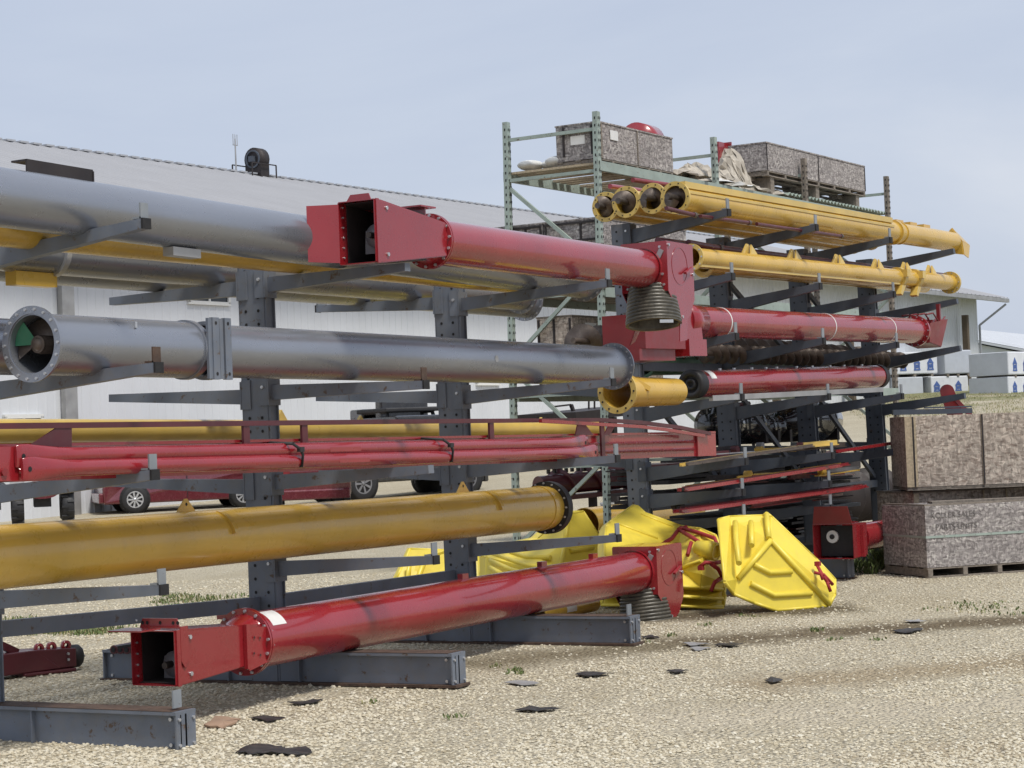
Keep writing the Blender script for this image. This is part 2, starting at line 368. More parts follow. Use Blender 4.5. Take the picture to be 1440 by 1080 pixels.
track(onZ(1040, 965, 0), onZ(1500, 925, 0), .7, .75, (.38, .30, .19)); track(onZ(900, 1015, 0), onZ(1500, 985, 0), .9, .7, (.60, .53, .40)); track(onZ(640, 935, 0), onZ(960, 905, 0), .8, .9, (.24, .20, .13)); track(onZ(1250, 1075, 0), onZ(1500, 1040, 0), .5, .6, (.40, .32, .21))
nt.links.new(c1, b.inputs['Base Color']); b.inputs['Roughness'].default_value = .92; b.inputs['Specular IOR Level'].default_value = .2
inv = N(nt, 'ShaderNodeMath', operation='MULTIPLY_ADD'); nt.links.new(va.outputs['Distance'], inv.inputs[0]); inv.inputs[1].default_value = -1.2; nt.links.new(noise(nt, co, 9, 6, .7), inv.inputs[2])
bp = N(nt, 'ShaderNodeBump', Strength=1., Distance=.04); nt.links.new(inv.outputs[0], bp.inputs['Height']); nt.links.new(bp.outputs['Normal'], b.inputs['Normal'])
tag(g.build('ground', m), None, None, kind='structure')
# loose stones lying on the yard
TR = [(onZ(930, 905, 0), onZ(1500, 868, 0), .42), (onZ(900, 868, 0), onZ(1200, 855, 0), .5), (onZ(1040, 965, 0), onZ(1500, 925, 0), .5), (onZ(900, 1015, 0), onZ(1500, 985, 0), .6), (onZ(640, 935, 0), onZ(960, 905, 0), .5)]
def on_track(p, t):
    a, b_, w = t; d = b_-a; L = d.length; d = d/L; q = p-a; u = q.x*d.x+q.y*d.y
    return 0 < u < L and abs(q.x*d.y-q.y*d.x) < w*(1+.5*math.sin(u*2.3)+.3*math.sin(u*5.1))
def stones():
    rr = random.Random(3); t = (1+5**.5)/2
    ico = [V(p).normalized() for p in ((-1, t, 0), (1, t, 0), (-1, -t, 0), (1, -t, 0), (0, -1, t), (0, 1, t), (0, -1, -t), (0, 1, -t), (t, 0, -1), (t, 0, 1), (-t, 0, -1), (-t, 0, 1))]
    F = [(0, 11, 5), (0, 5, 1), (0, 1, 7), (0, 7, 10), (0, 10, 11), (1, 5, 9), (5, 11, 4), (11, 10, 2), (10, 7, 6), (7, 1, 8), (3, 9, 4), (3, 4, 2), (3, 2, 6), (3, 6, 8), (3, 8, 9), (4, 9, 5), (2, 4, 11), (6, 2, 10), (8, 6, 7), (9, 8, 1)]
    protos = []
    for k in range(14):
        protos.append([(p.x*rr.uniform(.75, 1.2), p.y*rr.uniform(.65, 1.1), p.z*rr.uniform(.4, .75)) for p in ico])
    vs = []; fs = []; n = 0
    cells = 0
    for i in range(88000):
        d = 10.3+19*(rr.random()**1.7); lat = rr.uniform(-.27, .27)*d*1.02
        p = V((CAM.x, CAM.y, 0))+_v*d+_r*lat
        s = rr.uniform(.007, .0155)*(1.5 if rr.random() < .08 else 1)*(1.12 if lat < -.05*d else .92)
        # sparse, finer stones in the two wheel tracks and packed patches
        q = noise2(p.x*.45, p.y*.9)
        if q < -.25 and rr.random() < .55: continue
        if any(on_track(p, t_) for t_ in TR) and rr.random() < .8: continue
        a = rr.uniform(0, 6.283); ca = math.cos(a)*s; sa = math.sin(a)*s; pr = protos[rr.randrange(14)]
        z = gz(p)+s*rr.uniform(.0, .35)
        for x, y, zz in pr: vs.append((p.x+x*ca-y*sa, p.y+x*sa+y*ca, z+zz*s))
        fs += [(a_+n, b_+n, c_+n) for a_, b_, c_ in F]; n += 12
    me = bpy.data.meshes.new('gravel'); me.from_pydata(vs, [], fs); me.update()
    m, nt, b = nodes('loose_stone'); ge = nt.nodes.new('ShaderNodeNewGeometry')
    r = ramp(nt, [(0, (.42, .36, .25)), (.2, (.52, .46, .34)), (.5, (.60, .545, .42)), (.75, (.55, .50, .39)), (.93, (.68, .64, .53)), (1, (.34, .28, .19))]); nt.links.new(ge.outputs['Random Per Island'], r.inputs['Fac'])
    nt.links.new(r.outputs['Color'], b.inputs['Base Color']); b.inputs['Roughness'].default_value = .9; b.inputs['Specular IOR Level'].default_value = .2
    me.materials.append(m); o = bpy.data.objects.new('gravel', me); COL.objects.link(o)
    tag(o, 'loose pale tan limestone gravel scattered over the yard', 'gravel', kind='stuff')
def noise2(x, y):
    return (math.sin(x*1.9+2.1*math.sin(y*1.3+.4))+math.sin(y*2.7+1.7*math.sin(x*1.1)))*.5
stones()
# weeds: tufts of blades and small leaves
def weeds(name, spots, label, mats, hmax=.12):
    rr = random.Random(hash(name) % 1000 if False else len(name)); w = MB()
    for (x, y, rad, n, hh) in spots:
        for i in range(n):
            a = rr.uniform(0, 6.28); q = rad*rr.random()**.6; p = V((x+math.cos(a)*q, y+math.sin(a)*q*.8, 0)); p.z = gz(p)
            w.mi = 0 if rr.random() < .6 else 1
            h = hh*rr.uniform(.4, 1.); b_ = rr.uniform(0, 6.28); t = V((math.cos(b_), math.sin(b_), 0)); lean = V((rr.uniform(-.5, .5), rr.uniform(-.5, .5), 1))*h
            wd_ = rr.uniform(.003, .007)*(1+.8*(w.mi == 0))*(1 if hh < .2 else 1.6); m1 = p+lean*.55
            w.add([p-t*wd_*.6, p+t*wd_*.6, m1+t*wd_, m1-t*wd_, p+lean+t.cross(V((0, 0, 1)))*h*.3], [(0, 1, 2, 3), (3, 2, 4)])
    tag(w.build(name, mats), label, 'weeds', kind='stuff')
def gp(x, y): p = onZ(x, y, 0); return p.x, p.y
wp = []
rw = random.Random(5)
for (x0, x1, y0, y1, n) in ((20, 160, 872, 892, 46), (230, 345, 838, 858, 20), (440, 560, 838, 858, 34)):
    for i in range(n): wp.append((*gp(rw.uniform(x0, x1), rw.uniform(y0, y1)), .34, 46, .07))
weeds('weed_patch', wp, 'low green weeds growing in gravel behind the near rack', [M['leaf'], M['dry']])
wp = [(*gp(rw.uniform(1190, 1255), rw.uniform(780, 808)), .16, 34, .22) for i in range(16)]
wp += [(*gp(1238, 800), .12, 60, .42), (*gp(1228, 792), .1, 40, .34)]
weeds('weed_clump', wp, 'tall green weeds beside the pallet of the grey crate', [M['leaf'], M['leaf']])
wp = [(*gp(rw.uniform(1310, 1420), rw.uniform(848, 864)), .26, 16, .04) for i in range(11)]
wp += [(*gp(x, y), .10, 20, .04) for x, y in ((1150, 888), (1152, 886), (1172, 900), (720, 944), (726, 948), (700, 938), (1045, 866), (1060, 868), (990, 880), (1235, 900), (640, 1010), (520, 990), (905, 905), (940, 895))]
weeds('grass_tuft', wp, 'thin grass tufts in the gravel in front of the crates', [M['leaf'], M['dry']])
wp = []
for i in range(380):
    d = rw.uniform(74, 93); p = V((CAM.x, CAM.y, 0))+_v*d+_r*(rw.uniform(.17, .30)*d); wp.append((p.x, p.y, .7, 16, .12))
weeds('verge_grass', wp, 'rough grass verge in front of the wrapped lumber', [M['dry'], M['leaf']])
# ------------------------------------------------------------------ long white building
BX = V((.9976, -.0698, 0)).normalized(); BN = V((-BX.y, BX.x, 0)); W0 = V((26.89, 25.3, 0)); ZE = 8.5
S0, S1 = -42., 65.1; HW = 14.; RH = 4.
def bp_(s, n, z): return W0+BX*s+BN*n+V((0, 0, z))
bt = thing('metal_building', bp_(10, 0, 0), 'long white ribbed metal building with pale grey roof behind the racks', 'building')
w = MB()
prof = []
s = S0
while s < S1-.3:      # standing ribs every 0.3 m
    prof += [(s, 0), (s+.24, 0), (s+.26, -.018), (s+.29, -.018)]; s += .31
prof.append((S1, 0))
vs = []
for s, n in prof: vs += [bp_(s, n, -1.5), bp_(s, n, ZE)]
w.add(vs, [(2*i, 2*i+2, 2*i+3, 2*i+1) for i in range(len(prof)-1)])
w.add([bp_(S1, 0, -1.5), bp_(S1, 2*HW, -1.5), bp_(S1, 2*HW, ZE), bp_(S1, HW, ZE+RH-.15), bp_(S1, 0, ZE)], [(0, 1, 2, 3, 4)])
w.add([bp_(S0, 0, -1.5), bp_(S0, 2*HW, -1.5), bp_(S0, 2*HW, ZE), bp_(S0, HW, ZE+RH-.15), bp_(S0, 0, ZE)], [(4, 3, 2, 1, 0)])
w.add([bp_(S0, 2*HW, -1.5), bp_(S1, 2*HW, -1.5), bp_(S1, 2*HW, ZE), bp_(S0, 2*HW, ZE)], [(3, 2, 1, 0)])
w.build('wall', M['wall'], bt)
rf = MB(); OV = 1.2; sl_ = RH/HW
for sg in (0, 1):
    f = (lambda n: n) if sg == 0 else (lambda n: 2*HW-n)
    vs = []; pr = []
    s = S0-OV
    while s < S1+OV-.1: pr += [(s, 0), (s+.5, 0), (s+.53, .045), (s+.57, .045)]; s += .6
    pr.append((S1+OV, 0))
    for s, dz in pr: vs += [bp_(s, f(-OV), ZE-OV*sl_+.12+dz), bp_(s, f(HW), ZE+RH+.12+dz)]
    rf.add(vs, [(2*i, 2*i+2, 2*i+3, 2*i+1) if sg == 0 else (2*i+1, 2*i+3, 2*i+2, 2*i) for i in range(len(pr)-1)])
rf.hexa([bp_(S0-OV, -OV, ZE-OV*sl_-.12), bp_(S1+OV, -OV, ZE-OV*sl_-.12), bp_(S1+OV, HW, ZE+RH-.12), bp_(S0-OV, HW, ZE+RH-.12),
         bp_(S0-OV, -OV, ZE-OV*sl_+.08), bp_(S1+OV, -OV, ZE-OV*sl_+.08), bp_(S1+OV, HW, ZE+RH+.08), bp_(S0-OV, HW, ZE+RH+.08)])
ro = rf.build('roof', M['roof'], bt)
rc = MB(); s = S0-OV
while s < S1+OV: rc.box(bp_(s+.2, HW, ZE+RH+.16), .38, .5, .06, (BX, BN, V((0, 0, 1)))); s += .6
rc.build('ridge_cap', M['trim'], ro)
gt = MB(); gt.bar(bp_(S0-OV, -OV-.08, ZE-OV*sl_-.02), bp_(S1+OV, -OV-.08, ZE-OV*sl_-.02), .14, .2); gt.build('gutter', M['steelpale'], bt)
def on_wall(x, y): p = onP(x, y, W0, BN); return (p-W0).dot(BX), p.z
ds_ = MB(); s, z = on_wall(88, 420); ds_.box(bp_(s, -.12, 3.6), .42, .16, 10, (BX, BN, V((0, 0, 1)))); ds_.build('downspout', M['steelpale'], bt)
ds_ = MB(); ds_.bar(bp_(S1+1., -OV-.02, ZE-.55), bp_(S1+.08, -.08, ZE-1.6), .1, .1); ds_.bar(bp_(S1+.06, -.08, ZE-1.6), bp_(S1+.06, -.08, 0), .1, .1, up=V((1, 0, 0))); ds_.build('downspout', M['trim'], bt)
for (x0, y0, x1, y1) in ((262, 370, 320, 428), (5, 586, 58, 640), (668, 500, 700, 540)):
    sa, za = on_wall(x0, y0); sb_, zb = on_wall(x1, y1); c = bp_((sa+sb_)/2, -.04, (za+zb)/2)
    f = MB(); ww = abs(sb_-sa); hh = abs(za-zb); AX = (BX, BN, V((0, 0, 1)))
    for dx in (-ww/2, ww/2): f.box(c+BX*dx, .1, .1, hh, AX)
    for dz in (-hh/2, hh/2): f.box(c+V((0, 0, dz)), ww+.1, .1, .1, AX)
    f.box(c, .06, .09, hh, AX)
    fo = f.build('window_frame', M['white'], bt)
    MB().box(c+BN*.02, ww, .04, hh, AX).build('pane', M['glass'], fo)
for x in (1073, 1180, 1345):
    s, z = on_wall(x, 470); p = MB(); p.box(bp_(s, -.5, 3.4), .28, .28, 7.8, (BX, BN, V((0, 0, 1)))); p.build('porch_post', M['brownpost'], bt)
# things on the roof
def on_ridge(x, y): return (onP(x, y, W0+BN*HW, BN)-W0).dot(BX)
p0 = bp_(on_ridge(332, 237), HW, ZE+RH+.1)
a = thing('roof_antenna', p0, 'thin white mast antenna on the ridge of the long metal roof', 'antenna')
k = MB(); k.cyl(p0, p0+V((0, 0, 1.35)), .035, .025); k.build('mast', M['steelpale'], a)
k = MB(); q = p0+V((0, 0, 1.1))
for dx in (-.12, 0, .12): k.cyl(q+BX*dx, q+BX*dx+V((0, 0, .42)), .014)
k.bar(q-BX*.14, q+BX*.14, .03, .03); k.build('whip', M['steelpale'], a)
p0 = bp_(on_ridge(362, 242), HW, ZE+RH+.1)
a = thing('roof_fan', p0, 'dark round exhaust blower in a frame on the metal roof', 'fan')
k = MB(); k.lathe(p0+V((0, 0, .65))-BX*.22, BX, [(0, .12), (0, .46), (.44, .46), (.44, .12)], 20); k.box(p0+V((0, 0, .2)), .5, .8, .5, (BX, BN, V((0, 0, 1)))); k.build('housing', M['dark'], a)
for sy in (-.5, .5):
    k = MB(); k.bar(p0+BX*-.9+BN*sy+V((0, 0, .42)), p0+BX*.55+BN*sy+V((0, 0, .42)), .04, .04)
    for sx in (-.9, .55): k.cyl(p0+BX*sx+BN*sy-V((0, 0, .2)), p0+BX*sx+BN*sy+V((0, 0, .42)), .03)
    k.build('guard_rail', M['dark'], a)
k = MB(); k.ring(p0+V((0, 0, .65))-BX*.26, BX, .3, .36, .05, 20); k.box(p0+V((0, 0, .65))-BX*.3, .2, .22, .22, (BX, BN, V((0, 0, 1)))); k.build('motor', M['rack2'], a)
# second building far right
c = atD(1440, 520, 150); c.z = 0
U = (ray(2300, 560)); U.z = 0; U.normalize(); W = V((-U.y, U.x, 0))
b2 = thing('far_shed', c, 'far low shed with white ribbed roof at the right edge', 'building')
def q_(s, n, z): return c+U*s+W*n+V((0, 0, z))
zt = c.copy(); zr = CAM.z+(589-446)*150/FPX+.2; zl = CAM.z+(589-492)*150/FPX-.3
k = MB(); vs = []; pr = []; s = -7.
while s < 40: pr += [(s, 0), (s+.75, 0), (s+.8, .16), (s+.98, .16)]; s += 1.1
for s, dz in pr: vs += [q_(s, -3, zl+dz), q_(s, 9, zr+dz)]
k.add(vs, [(2*i, 2*i+2, 2*i+3, 2*i+1) for i in range(len(pr)-1)])
k.hexa([q_(-7, -3, zl-.2), q_(40, -3, zl-.2), q_(40, 9, zr-.2), q_(-7, 9, zr-.2), q_(-7, -3, zl-.03), q_(40, -3, zl-.03), q_(40, 9, zr-.03), q_(-7, 9, zr-.03)])
k.build('roof', M['wall'], b2)
k = MB(); k.hexa([q_(-6.5, -2.5, 0), q_(39, -2.5, 0), q_(39, 9, 0), q_(-6.5, 9, 0), q_(-6.5, -2.5, zl-.22), q_(39, -2.5, zl-.22), q_(39, 9, zr-.25), q_(-6.5, 9, zr-.25)]); k.build('wall', M['wall'], b2)
k = MB(); k.cyl(q_(3, 9, zr), q_(3, 9, zr+.9), .28); k.lathe(q_(3, 9, zr+.7), (0, 0, 1), [(0, .1), (.1, .55), (.45, .3), (.5, 0)], 12); k.build('roof_vent', M['dark'], b2)
# lumber bundles
def bundle(p0, ex, L, Wd, H, label, grey=False, marks=(), endgrey=False):
    ey = V((-ex.y, ex.x, 0)); t = thing('lumber_bundle', p0, label, 'lumber bundle', 'wrapped lumber bundles stacked beyond the yard')
    Z = V((0, 0, 1)); k = MB(); k.box(p0+ex*L/2+ey*Wd/2+Z*H/2, L, Wd, H, (ex, ey, Z)); k.build('wrap', M['wrapgrey'] if grey else M['wrap'], t, bevel=.05)
    if endgrey:
        k = MB(); k.box(p0-ex*.02+ey*Wd/2+Z*H/2, .03, Wd*.97, H*.96, (ex, ey, Z)); k.build('end_wrap', M['wrapgrey'], t)
    for s in (.12, .5, .88): k = MB(); k.box(p0+ex*L*s+ey*Wd/2-Z*.06, .12, Wd*.98, .11, (ex, ey, Z)); k.build('skid', M['wood'], t)
    n_ = -ey*.012
    for s in marks:
        d = MB(); b0 = p0+ex*s-ey*.008+Z*(H*.16); w_ = .15; h_ = H*.31
        for a0, a1, z0, z1 in ((-w_, -w_*.5, .2*h_, h_), (w_*.5, w_, .2*h_, h_), (-w_*1.15, w_*1.15, 0, h_*.2), (-.06, .06, h_*.35, h_*.85)):
            d.prism([b0+ex*a0+Z*z0, b0+ex*a1+Z*z0, b0+ex*a1+Z*z1, b0+ex*a0+Z*z1], n_)
        d.prism([b0-ex*w_*1.2+Z*h_, b0+ex*w_*1.2+Z*h_, b0+Z*(h_*1.9)], n_); d.build('printed_mark', M['decal'], t)
e_ = (_r*.95+_v*.3).normalized(); er = (_r*.72+_v*.69).normalized()
def lum(x, y, d, ex, L, Wd, H, label, **k): bundle(atD(x, y, d), ex, L, Wd, H, label, **k)
lum(1254, 527, 96, e_, 2.45, 1.5, 1.05, 'upper white wrapped lumber bundle with three blue house marks', marks=(.62, 1.35, 2.06))
lum(1329, 526, 96.6, e_, 1.45, 1.5, 1.12, 'short grey wrapped lumber bundle on the upper tier, no marks on its face', grey=True)
lum(1256, 556, 96, e_, 1.62, 1.5, .84, 'grey wrapped lumber bundle in the lower tier under the three blue house marks', grey=True)
lum(1310, 555, 96.4, e_, 2.0, 1.5, .86, 'white wrapped lumber bundle in the lower tier beside the red lever', marks=(.3, 1.45))
lum(1419, 527, 92, er, 5., 2.1, 1.05, 'upper white lumber bundle with grey end, at the right edge', marks=(.5, 1.35, 2.2), endgrey=True)
lum(1419, 556, 92, er, 5., 2.1, .86, 'lower white lumber bundle with grey end, at the right edge', marks=(.5, 1.35, 2.2), endgrey=True)
# ------------------------------------------------------------------ near cantilever rack
X1 = [-2.983, 0., 2.983]; Y1 = [.16, 0., 0.]; CA = .065; CB = .116
rk = thing('cantilever_rack', (0, 0, 0), 'near grey double sided cantilever rack holding the big grey and yellow tubes', 'rack')
Zv = V((0, 0, 1)); Xv = V((1, 0, 0)); Yv = V((0, 1, 0))
def column(root, base, D, Nn, lean, H, mat, a=CA, b=CB, lo=.4):
    """perforated box column, its holed face towards -D"""
    def T(x, y, z): return base+D*x+Nn*y+lean*z+Zv*z
    k = MB()
    k.hexa([T(-a, -b, .01), T(a, -b, .01), T(a, b, .01), T(-a, b, .01), T(-a, -b, H), T(a, -b, H), T(a, b, H), T(-a, b, H)])
    for y in (-b-.006, b+.006):      # lipped edges of the rolled section
        for x in (-a+.012, a-.012): k.bar(T(x, y, .01), T(x, y, H), .024, .012, up=D)
    c = k.build('column', mat, root)
    h = MB(); z = lo
    while z < H-.04:
        for y in (-b*.52, b*.52): p = T(-a, y, z); h.lathe(p-D*.0025, D, [(0, .0), (0, .0135)], 8, False)
        z += .105
    h.build('bolt_hole', M['hole'], c)['kind'] = 'stuff'
    return T
def arm(root, T, sgn, z0, z1, y1, mat, a=CA, b=CB, h0=.118, h1=.062, lip=True, w=.078, lipm='lip', lipsize=(.075, .1), bolt=True):
    """tapered arm from the column face out to sgn*y1, top of arm at z0 (root) and z1 (tip)"""
    k = MB(); p = T(.0, sgn*(b+.014), z0-h0/2); q = T(.0, sgn*y1, z1-h1/2)
    pm = p.lerp(q, .38); hm = h0*.88
    pm = pm+Zv*((z0+(z1-z0)*.38)-hm/2-pm.z) if False else pm
    k.bar(p, q, w, h0, w, h1)
    # wrap-round bracket: side plate on the holed face and a face plate
    f = T(-a-.007, sgn*(b-.035), z0-.045); D = (T(1, 0, 0)-T(0, 0, 0)); Nn = (T(0, 1, 0)-T(0, 0, 0))
    k.box(f, .012, .085, .23, (D, Nn, Zv)); k.box(T(0, sgn*(b+.016), z0-.05), 2*a+.03, .012, .22, (D, Nn, Zv))
    ao = k.build('arm', mat, root)
    if bolt:
        k = MB(); k.bolt(f-D*.006+Zv*.03, -D, .014, .012); k.build('bolt', M['zinc'], ao)
    if lip:
        k = MB(); e = T(0, sgn*(y1-.012), z1); k.box(e+Zv*lipsize[1]/2, lipsize[0], .012, lipsize[1], (D, Nn, Zv)); k.box(e-Nn*sgn*.03+Zv*.006, lipsize[0], .07, .012, (D, Nn, Zv))
        k.build('end_stop', M[lipm], ao)
        k = MB(); k.box(T(0, sgn*(y1+.004), z1-h1/2), w+.006, .014, h1+.006, (D, Nn, Zv)); k.build('end_cap', M['hole'], ao)
    return ao
def ibeam(root, T, y0, y1, h, hw, mat, zoff=0., tilt=0., rust=True, name='base'):
    """wide flange base beam along the local y axis"""
    def Q(x, y, z): return T(x, y, 0)+Zv*(z+zoff+tilt*y)
    k = MB()
    def slab(x0, x1, za, zb, ya=y0, yb=y1): k.hexa([Q(x0, ya, za), Q(x1, ya, za), Q(x1, yb, za), Q(x0, yb, za), Q(x0, ya, zb), Q(x1, ya, zb), Q(x1, yb, zb), Q(x0, yb, zb)])
    slab(-hw, hw, h-.022, h); slab(-.008, .008, .02, h-.02)
    for ye in (y0, y1-.012): slab(-hw+.004, hw-.004, .022, h-.022, ye, ye+.012)
    for yy in (-.34, .34): slab(-hw+.01, -.01, .022, h-.022, yy, yy+.012)
    # channel skin between the flanges on the holed side
    slab(-hw+.045, -hw+.055, .022, h-.022, y0+.0, y1)
    o = k.build(name, mat, root)
    k = MB(); slab(-hw-.006, hw+.006, .0, .02, y0-.03, y1+.03); k.build('bottom_flange', M['rust'], o)
    k = MB(); slab(-hw-.001, hw+.001, h+.0015, h+.004, y0+.03, y1-.05); k.build('rust_scale', M['rust'], o)
    k = MB()
    for z in (.045, h-.05):
        for yy in (y0+.07, y1-.07): k.bolt(Q(-hw+.045, yy, z), -Xv, .013, .014)
        for xx in (-hw+.03, hw-.03): k.bolt(Q(xx, y0, z), -Yv, .011, .012)
    k.build('bolt', M['zinc'], o)
    return o
T1c = []
for i in range(3):
    T1c.append(column(rk, V((X1[i], Y1[i], 0)), Xv, Yv, V((0, 0, 0)), 3.285, M['rack']))
def W1(i): return lambda x, y, z: V((X1[i]+x, y, z))
FR = [[(3.20, 3.31, -1.34), (2.34, 2.40, -1.40), (1.66, 1.73, -1.34), (.97, 1.01, -1.38)],
      [(3.18, 3.195, -1.41), (2.335, 2.30, -1.53), (1.63, 1.665, -1.55), (.955, .985, -1.56)],
      [(3.14, 3.20, -1.63), (2.29, 2.33, -1.63), (1.62, 1.66, -1.64), (.90, .965, -1.62)]]
for i in range(3):
    for j, (z0, z1, y) in enumerate(FR[i]):
        has = not (i == 1 and j in (0, 2))
        arm(rk, T1c[i], -1, z0, z1, abs(y-Y1[i]), M['rack'], lip=has, lipm='rust' if (i, j) in ((0, 1), (1, 1)) else 'lip')
    for (z0, z1, y) in ((3.17, 3.13 if i != 2 else 3.18, 1.46), (2.31, 2.335, 1.5), (1.60, 1.64, 1.5)):
        arm(rk, T1c[i], 1, z0, z1, y-Y1[i], M['rack'], lip=(i == 2 and z0 > 3), bolt=False)
ibeam(rk, W1(0), -1.52, 1.7, .254, .1, M['rack'], zoff=-.022, tilt=.0)
ibeam(rk, W1(1), -1.725, 1.61, .254, .1, M['rack'], zoff=.002, tilt=-.006)
ibeam(rk, W1(2), -1.747, 1.6, .254, .1, M['rack'], zoff=.0, tilt=-.003)
for i, y in ((0, -1.47), (2, -1.70)):
    k = MB(); k.box((X1[i]-.02, y, .254+.05), .08, .012, .11); k.build('base_stop', M['lip'], rk)
for i in (0, 1):
    k = MB(); za = (.70, .625, .61)
    k.bar((X1[i]+CA+.002, Y1[i]+.05, za[i]), (X1[i+1]-CA-.002, Y1[i+1]+.05, za[i+1]), .06, .11); k.build('brace', M['rack'], rk)
# ------------------------------------------------------------------ far cantilever rack
rk2 = thing('cantilever_rack', O2, 'far dark grey cantilever rack loaded with yellow and red augers', 'rack')
ORG[rk2.name] = V(O2); S2 = 2.44; C2 = []
L2V = V(D2*-.025+N2*.011)
for i in range(4):
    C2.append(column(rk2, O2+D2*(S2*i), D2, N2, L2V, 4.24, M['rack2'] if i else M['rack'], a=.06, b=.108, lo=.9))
for i in range(4):
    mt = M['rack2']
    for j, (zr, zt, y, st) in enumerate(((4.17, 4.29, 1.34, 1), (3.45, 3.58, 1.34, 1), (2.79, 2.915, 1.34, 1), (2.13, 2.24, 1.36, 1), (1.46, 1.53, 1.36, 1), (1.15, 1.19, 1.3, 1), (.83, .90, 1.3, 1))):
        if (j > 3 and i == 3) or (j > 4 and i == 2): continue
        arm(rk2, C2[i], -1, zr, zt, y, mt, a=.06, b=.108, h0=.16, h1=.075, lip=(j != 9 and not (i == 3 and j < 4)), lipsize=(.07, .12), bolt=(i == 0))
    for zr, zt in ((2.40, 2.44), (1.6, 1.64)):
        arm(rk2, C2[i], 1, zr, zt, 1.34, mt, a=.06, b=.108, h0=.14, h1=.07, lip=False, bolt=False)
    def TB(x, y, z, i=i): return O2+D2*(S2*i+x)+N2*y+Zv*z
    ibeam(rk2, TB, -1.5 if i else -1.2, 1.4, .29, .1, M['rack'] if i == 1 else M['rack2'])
for i in range(3):
    for z in (1.0, 2.62, 3.9):
        k = MB(); k.bar(C2[i](.065, .03, z), C2[i+1](-.065, .03, z), .05, .10); k.build('brace', M['rack2'], rk2)
    k = MB(); k.bar(C2[i](.065, .05, 2.55), C2[i+1](-.065, .05, 1.1), .045, .06); k.build('diagonal_brace', M['rack2'], rk2)
    k = MB(); k.bar(C2[i](.065, .05, 3.85), C2[i+1](-.065, .05, 2.68), .045, .06); k.build('diagonal_brace', M['rack2'], rk2)
# ------------------------------------------------------------------ green pallet rack behind
YF, YR = 2.2, 3.62
pr_ = thing('pallet_rack', r2(3.3, YF, 0, False), 'tall weathered pale green pallet rack with crates on its top shelf', 'rack')
def g2(x, y, z): return O2+D2*x+N2*y+Zv*z
GT = [on2(838, 157, YF), on2(1003, 193, YF), on2(1130, 223, YF), on2(1246, 248, YF)]
GX = [on2(845, 400, YF)[0], on2(1009, 300, YF)[0], on2(1133, 300, YF)[0], on2(1248, 300, YF)[0]]
BZ = 5.455; LZ = 3.86; KZ = 2.52
for i in range(4):
    dx = (GT[i][0]-GX[i])/(GT[i][1]-4.)
    for y, ztop in ((YF, GT[i][1]), (YR, GT[i][1]+.02)):
        k = MB(); lowx = GX[i]-dx*4.
        k.bar(g2(lowx, y, 0), g2(lowx+dx*ztop, y, ztop), .085, .075, up=N2)
        u = k.build('upright', M['green'] if i < 2 else M['wood'], pr_)
        h = MB(); z = .1
        while z < ztop-.05:
            for sx in (-.022, .022): h.box(g2(lowx+dx*z+sx, y-.0475+(0), z), .014, .003, .035, (D2, N2, Zv))
            h.box(g2(lowx+dx*z-.0435, y, z), .003, .018, .035, (D2, N2, Zv)); z += .1
        h.build('slot', M['hole'], u)['kind'] = 'stuff'
    X_ = lambda z, i=i, dx=dx: GX[i]-dx*4.+dx*z
    for z in (.35, 1.45, BZ+.50, BZ-.06, KZ-.1, LZ-.1):
        k = MB(); k.bar(g2(X_(z), YF+.04, z), g2(X_(z), YR-.04, z), .045, .045); k.build('frame_strut', M['green'], pr_)
    for za, zb in ((5.28, 4.15), (2.95, 4.1), (2.75, 1.6), (.4, 1.5)):
        k = MB(); k.bar(g2(X_(za), YR-.04, za), g2(X_(zb), YF+.04, zb), .04, .05); k.build('frame_diagonal', M['green'], pr_)
for i in range(3):
    for y in (YF-.03, YR+.03):
        for z in (BZ, LZ-.1, KZ-.1):
            k = MB(); k.bar(g2(GX[i]+.02, y, z), g2(GX[i+1]+.02, y, z+0), .05, .13); k.build('beam', M['green'], pr_)
    for n in range(17):
        if n in (3, 5, 9) and i == 0: continue
        k = MB(); x = GX[i]+.15+n*.195; k.box(g2(x, (YF+YR)/2, BZ+.045), .13, YR-YF-.02, .03, (D2, N2, Zv)); k.build('deck_board', M['woodlight'], pr_)
    for zz in (LZ, KZ):
        for n in range(9): k = MB(); k.box(g2(GX[i]+.25+n*.37, (YF+YR)/2, zz-.05), .3, YR-YF-.02, .03, (D2, N2, Zv)); k.build('deck_board', M['wood'], pr_)
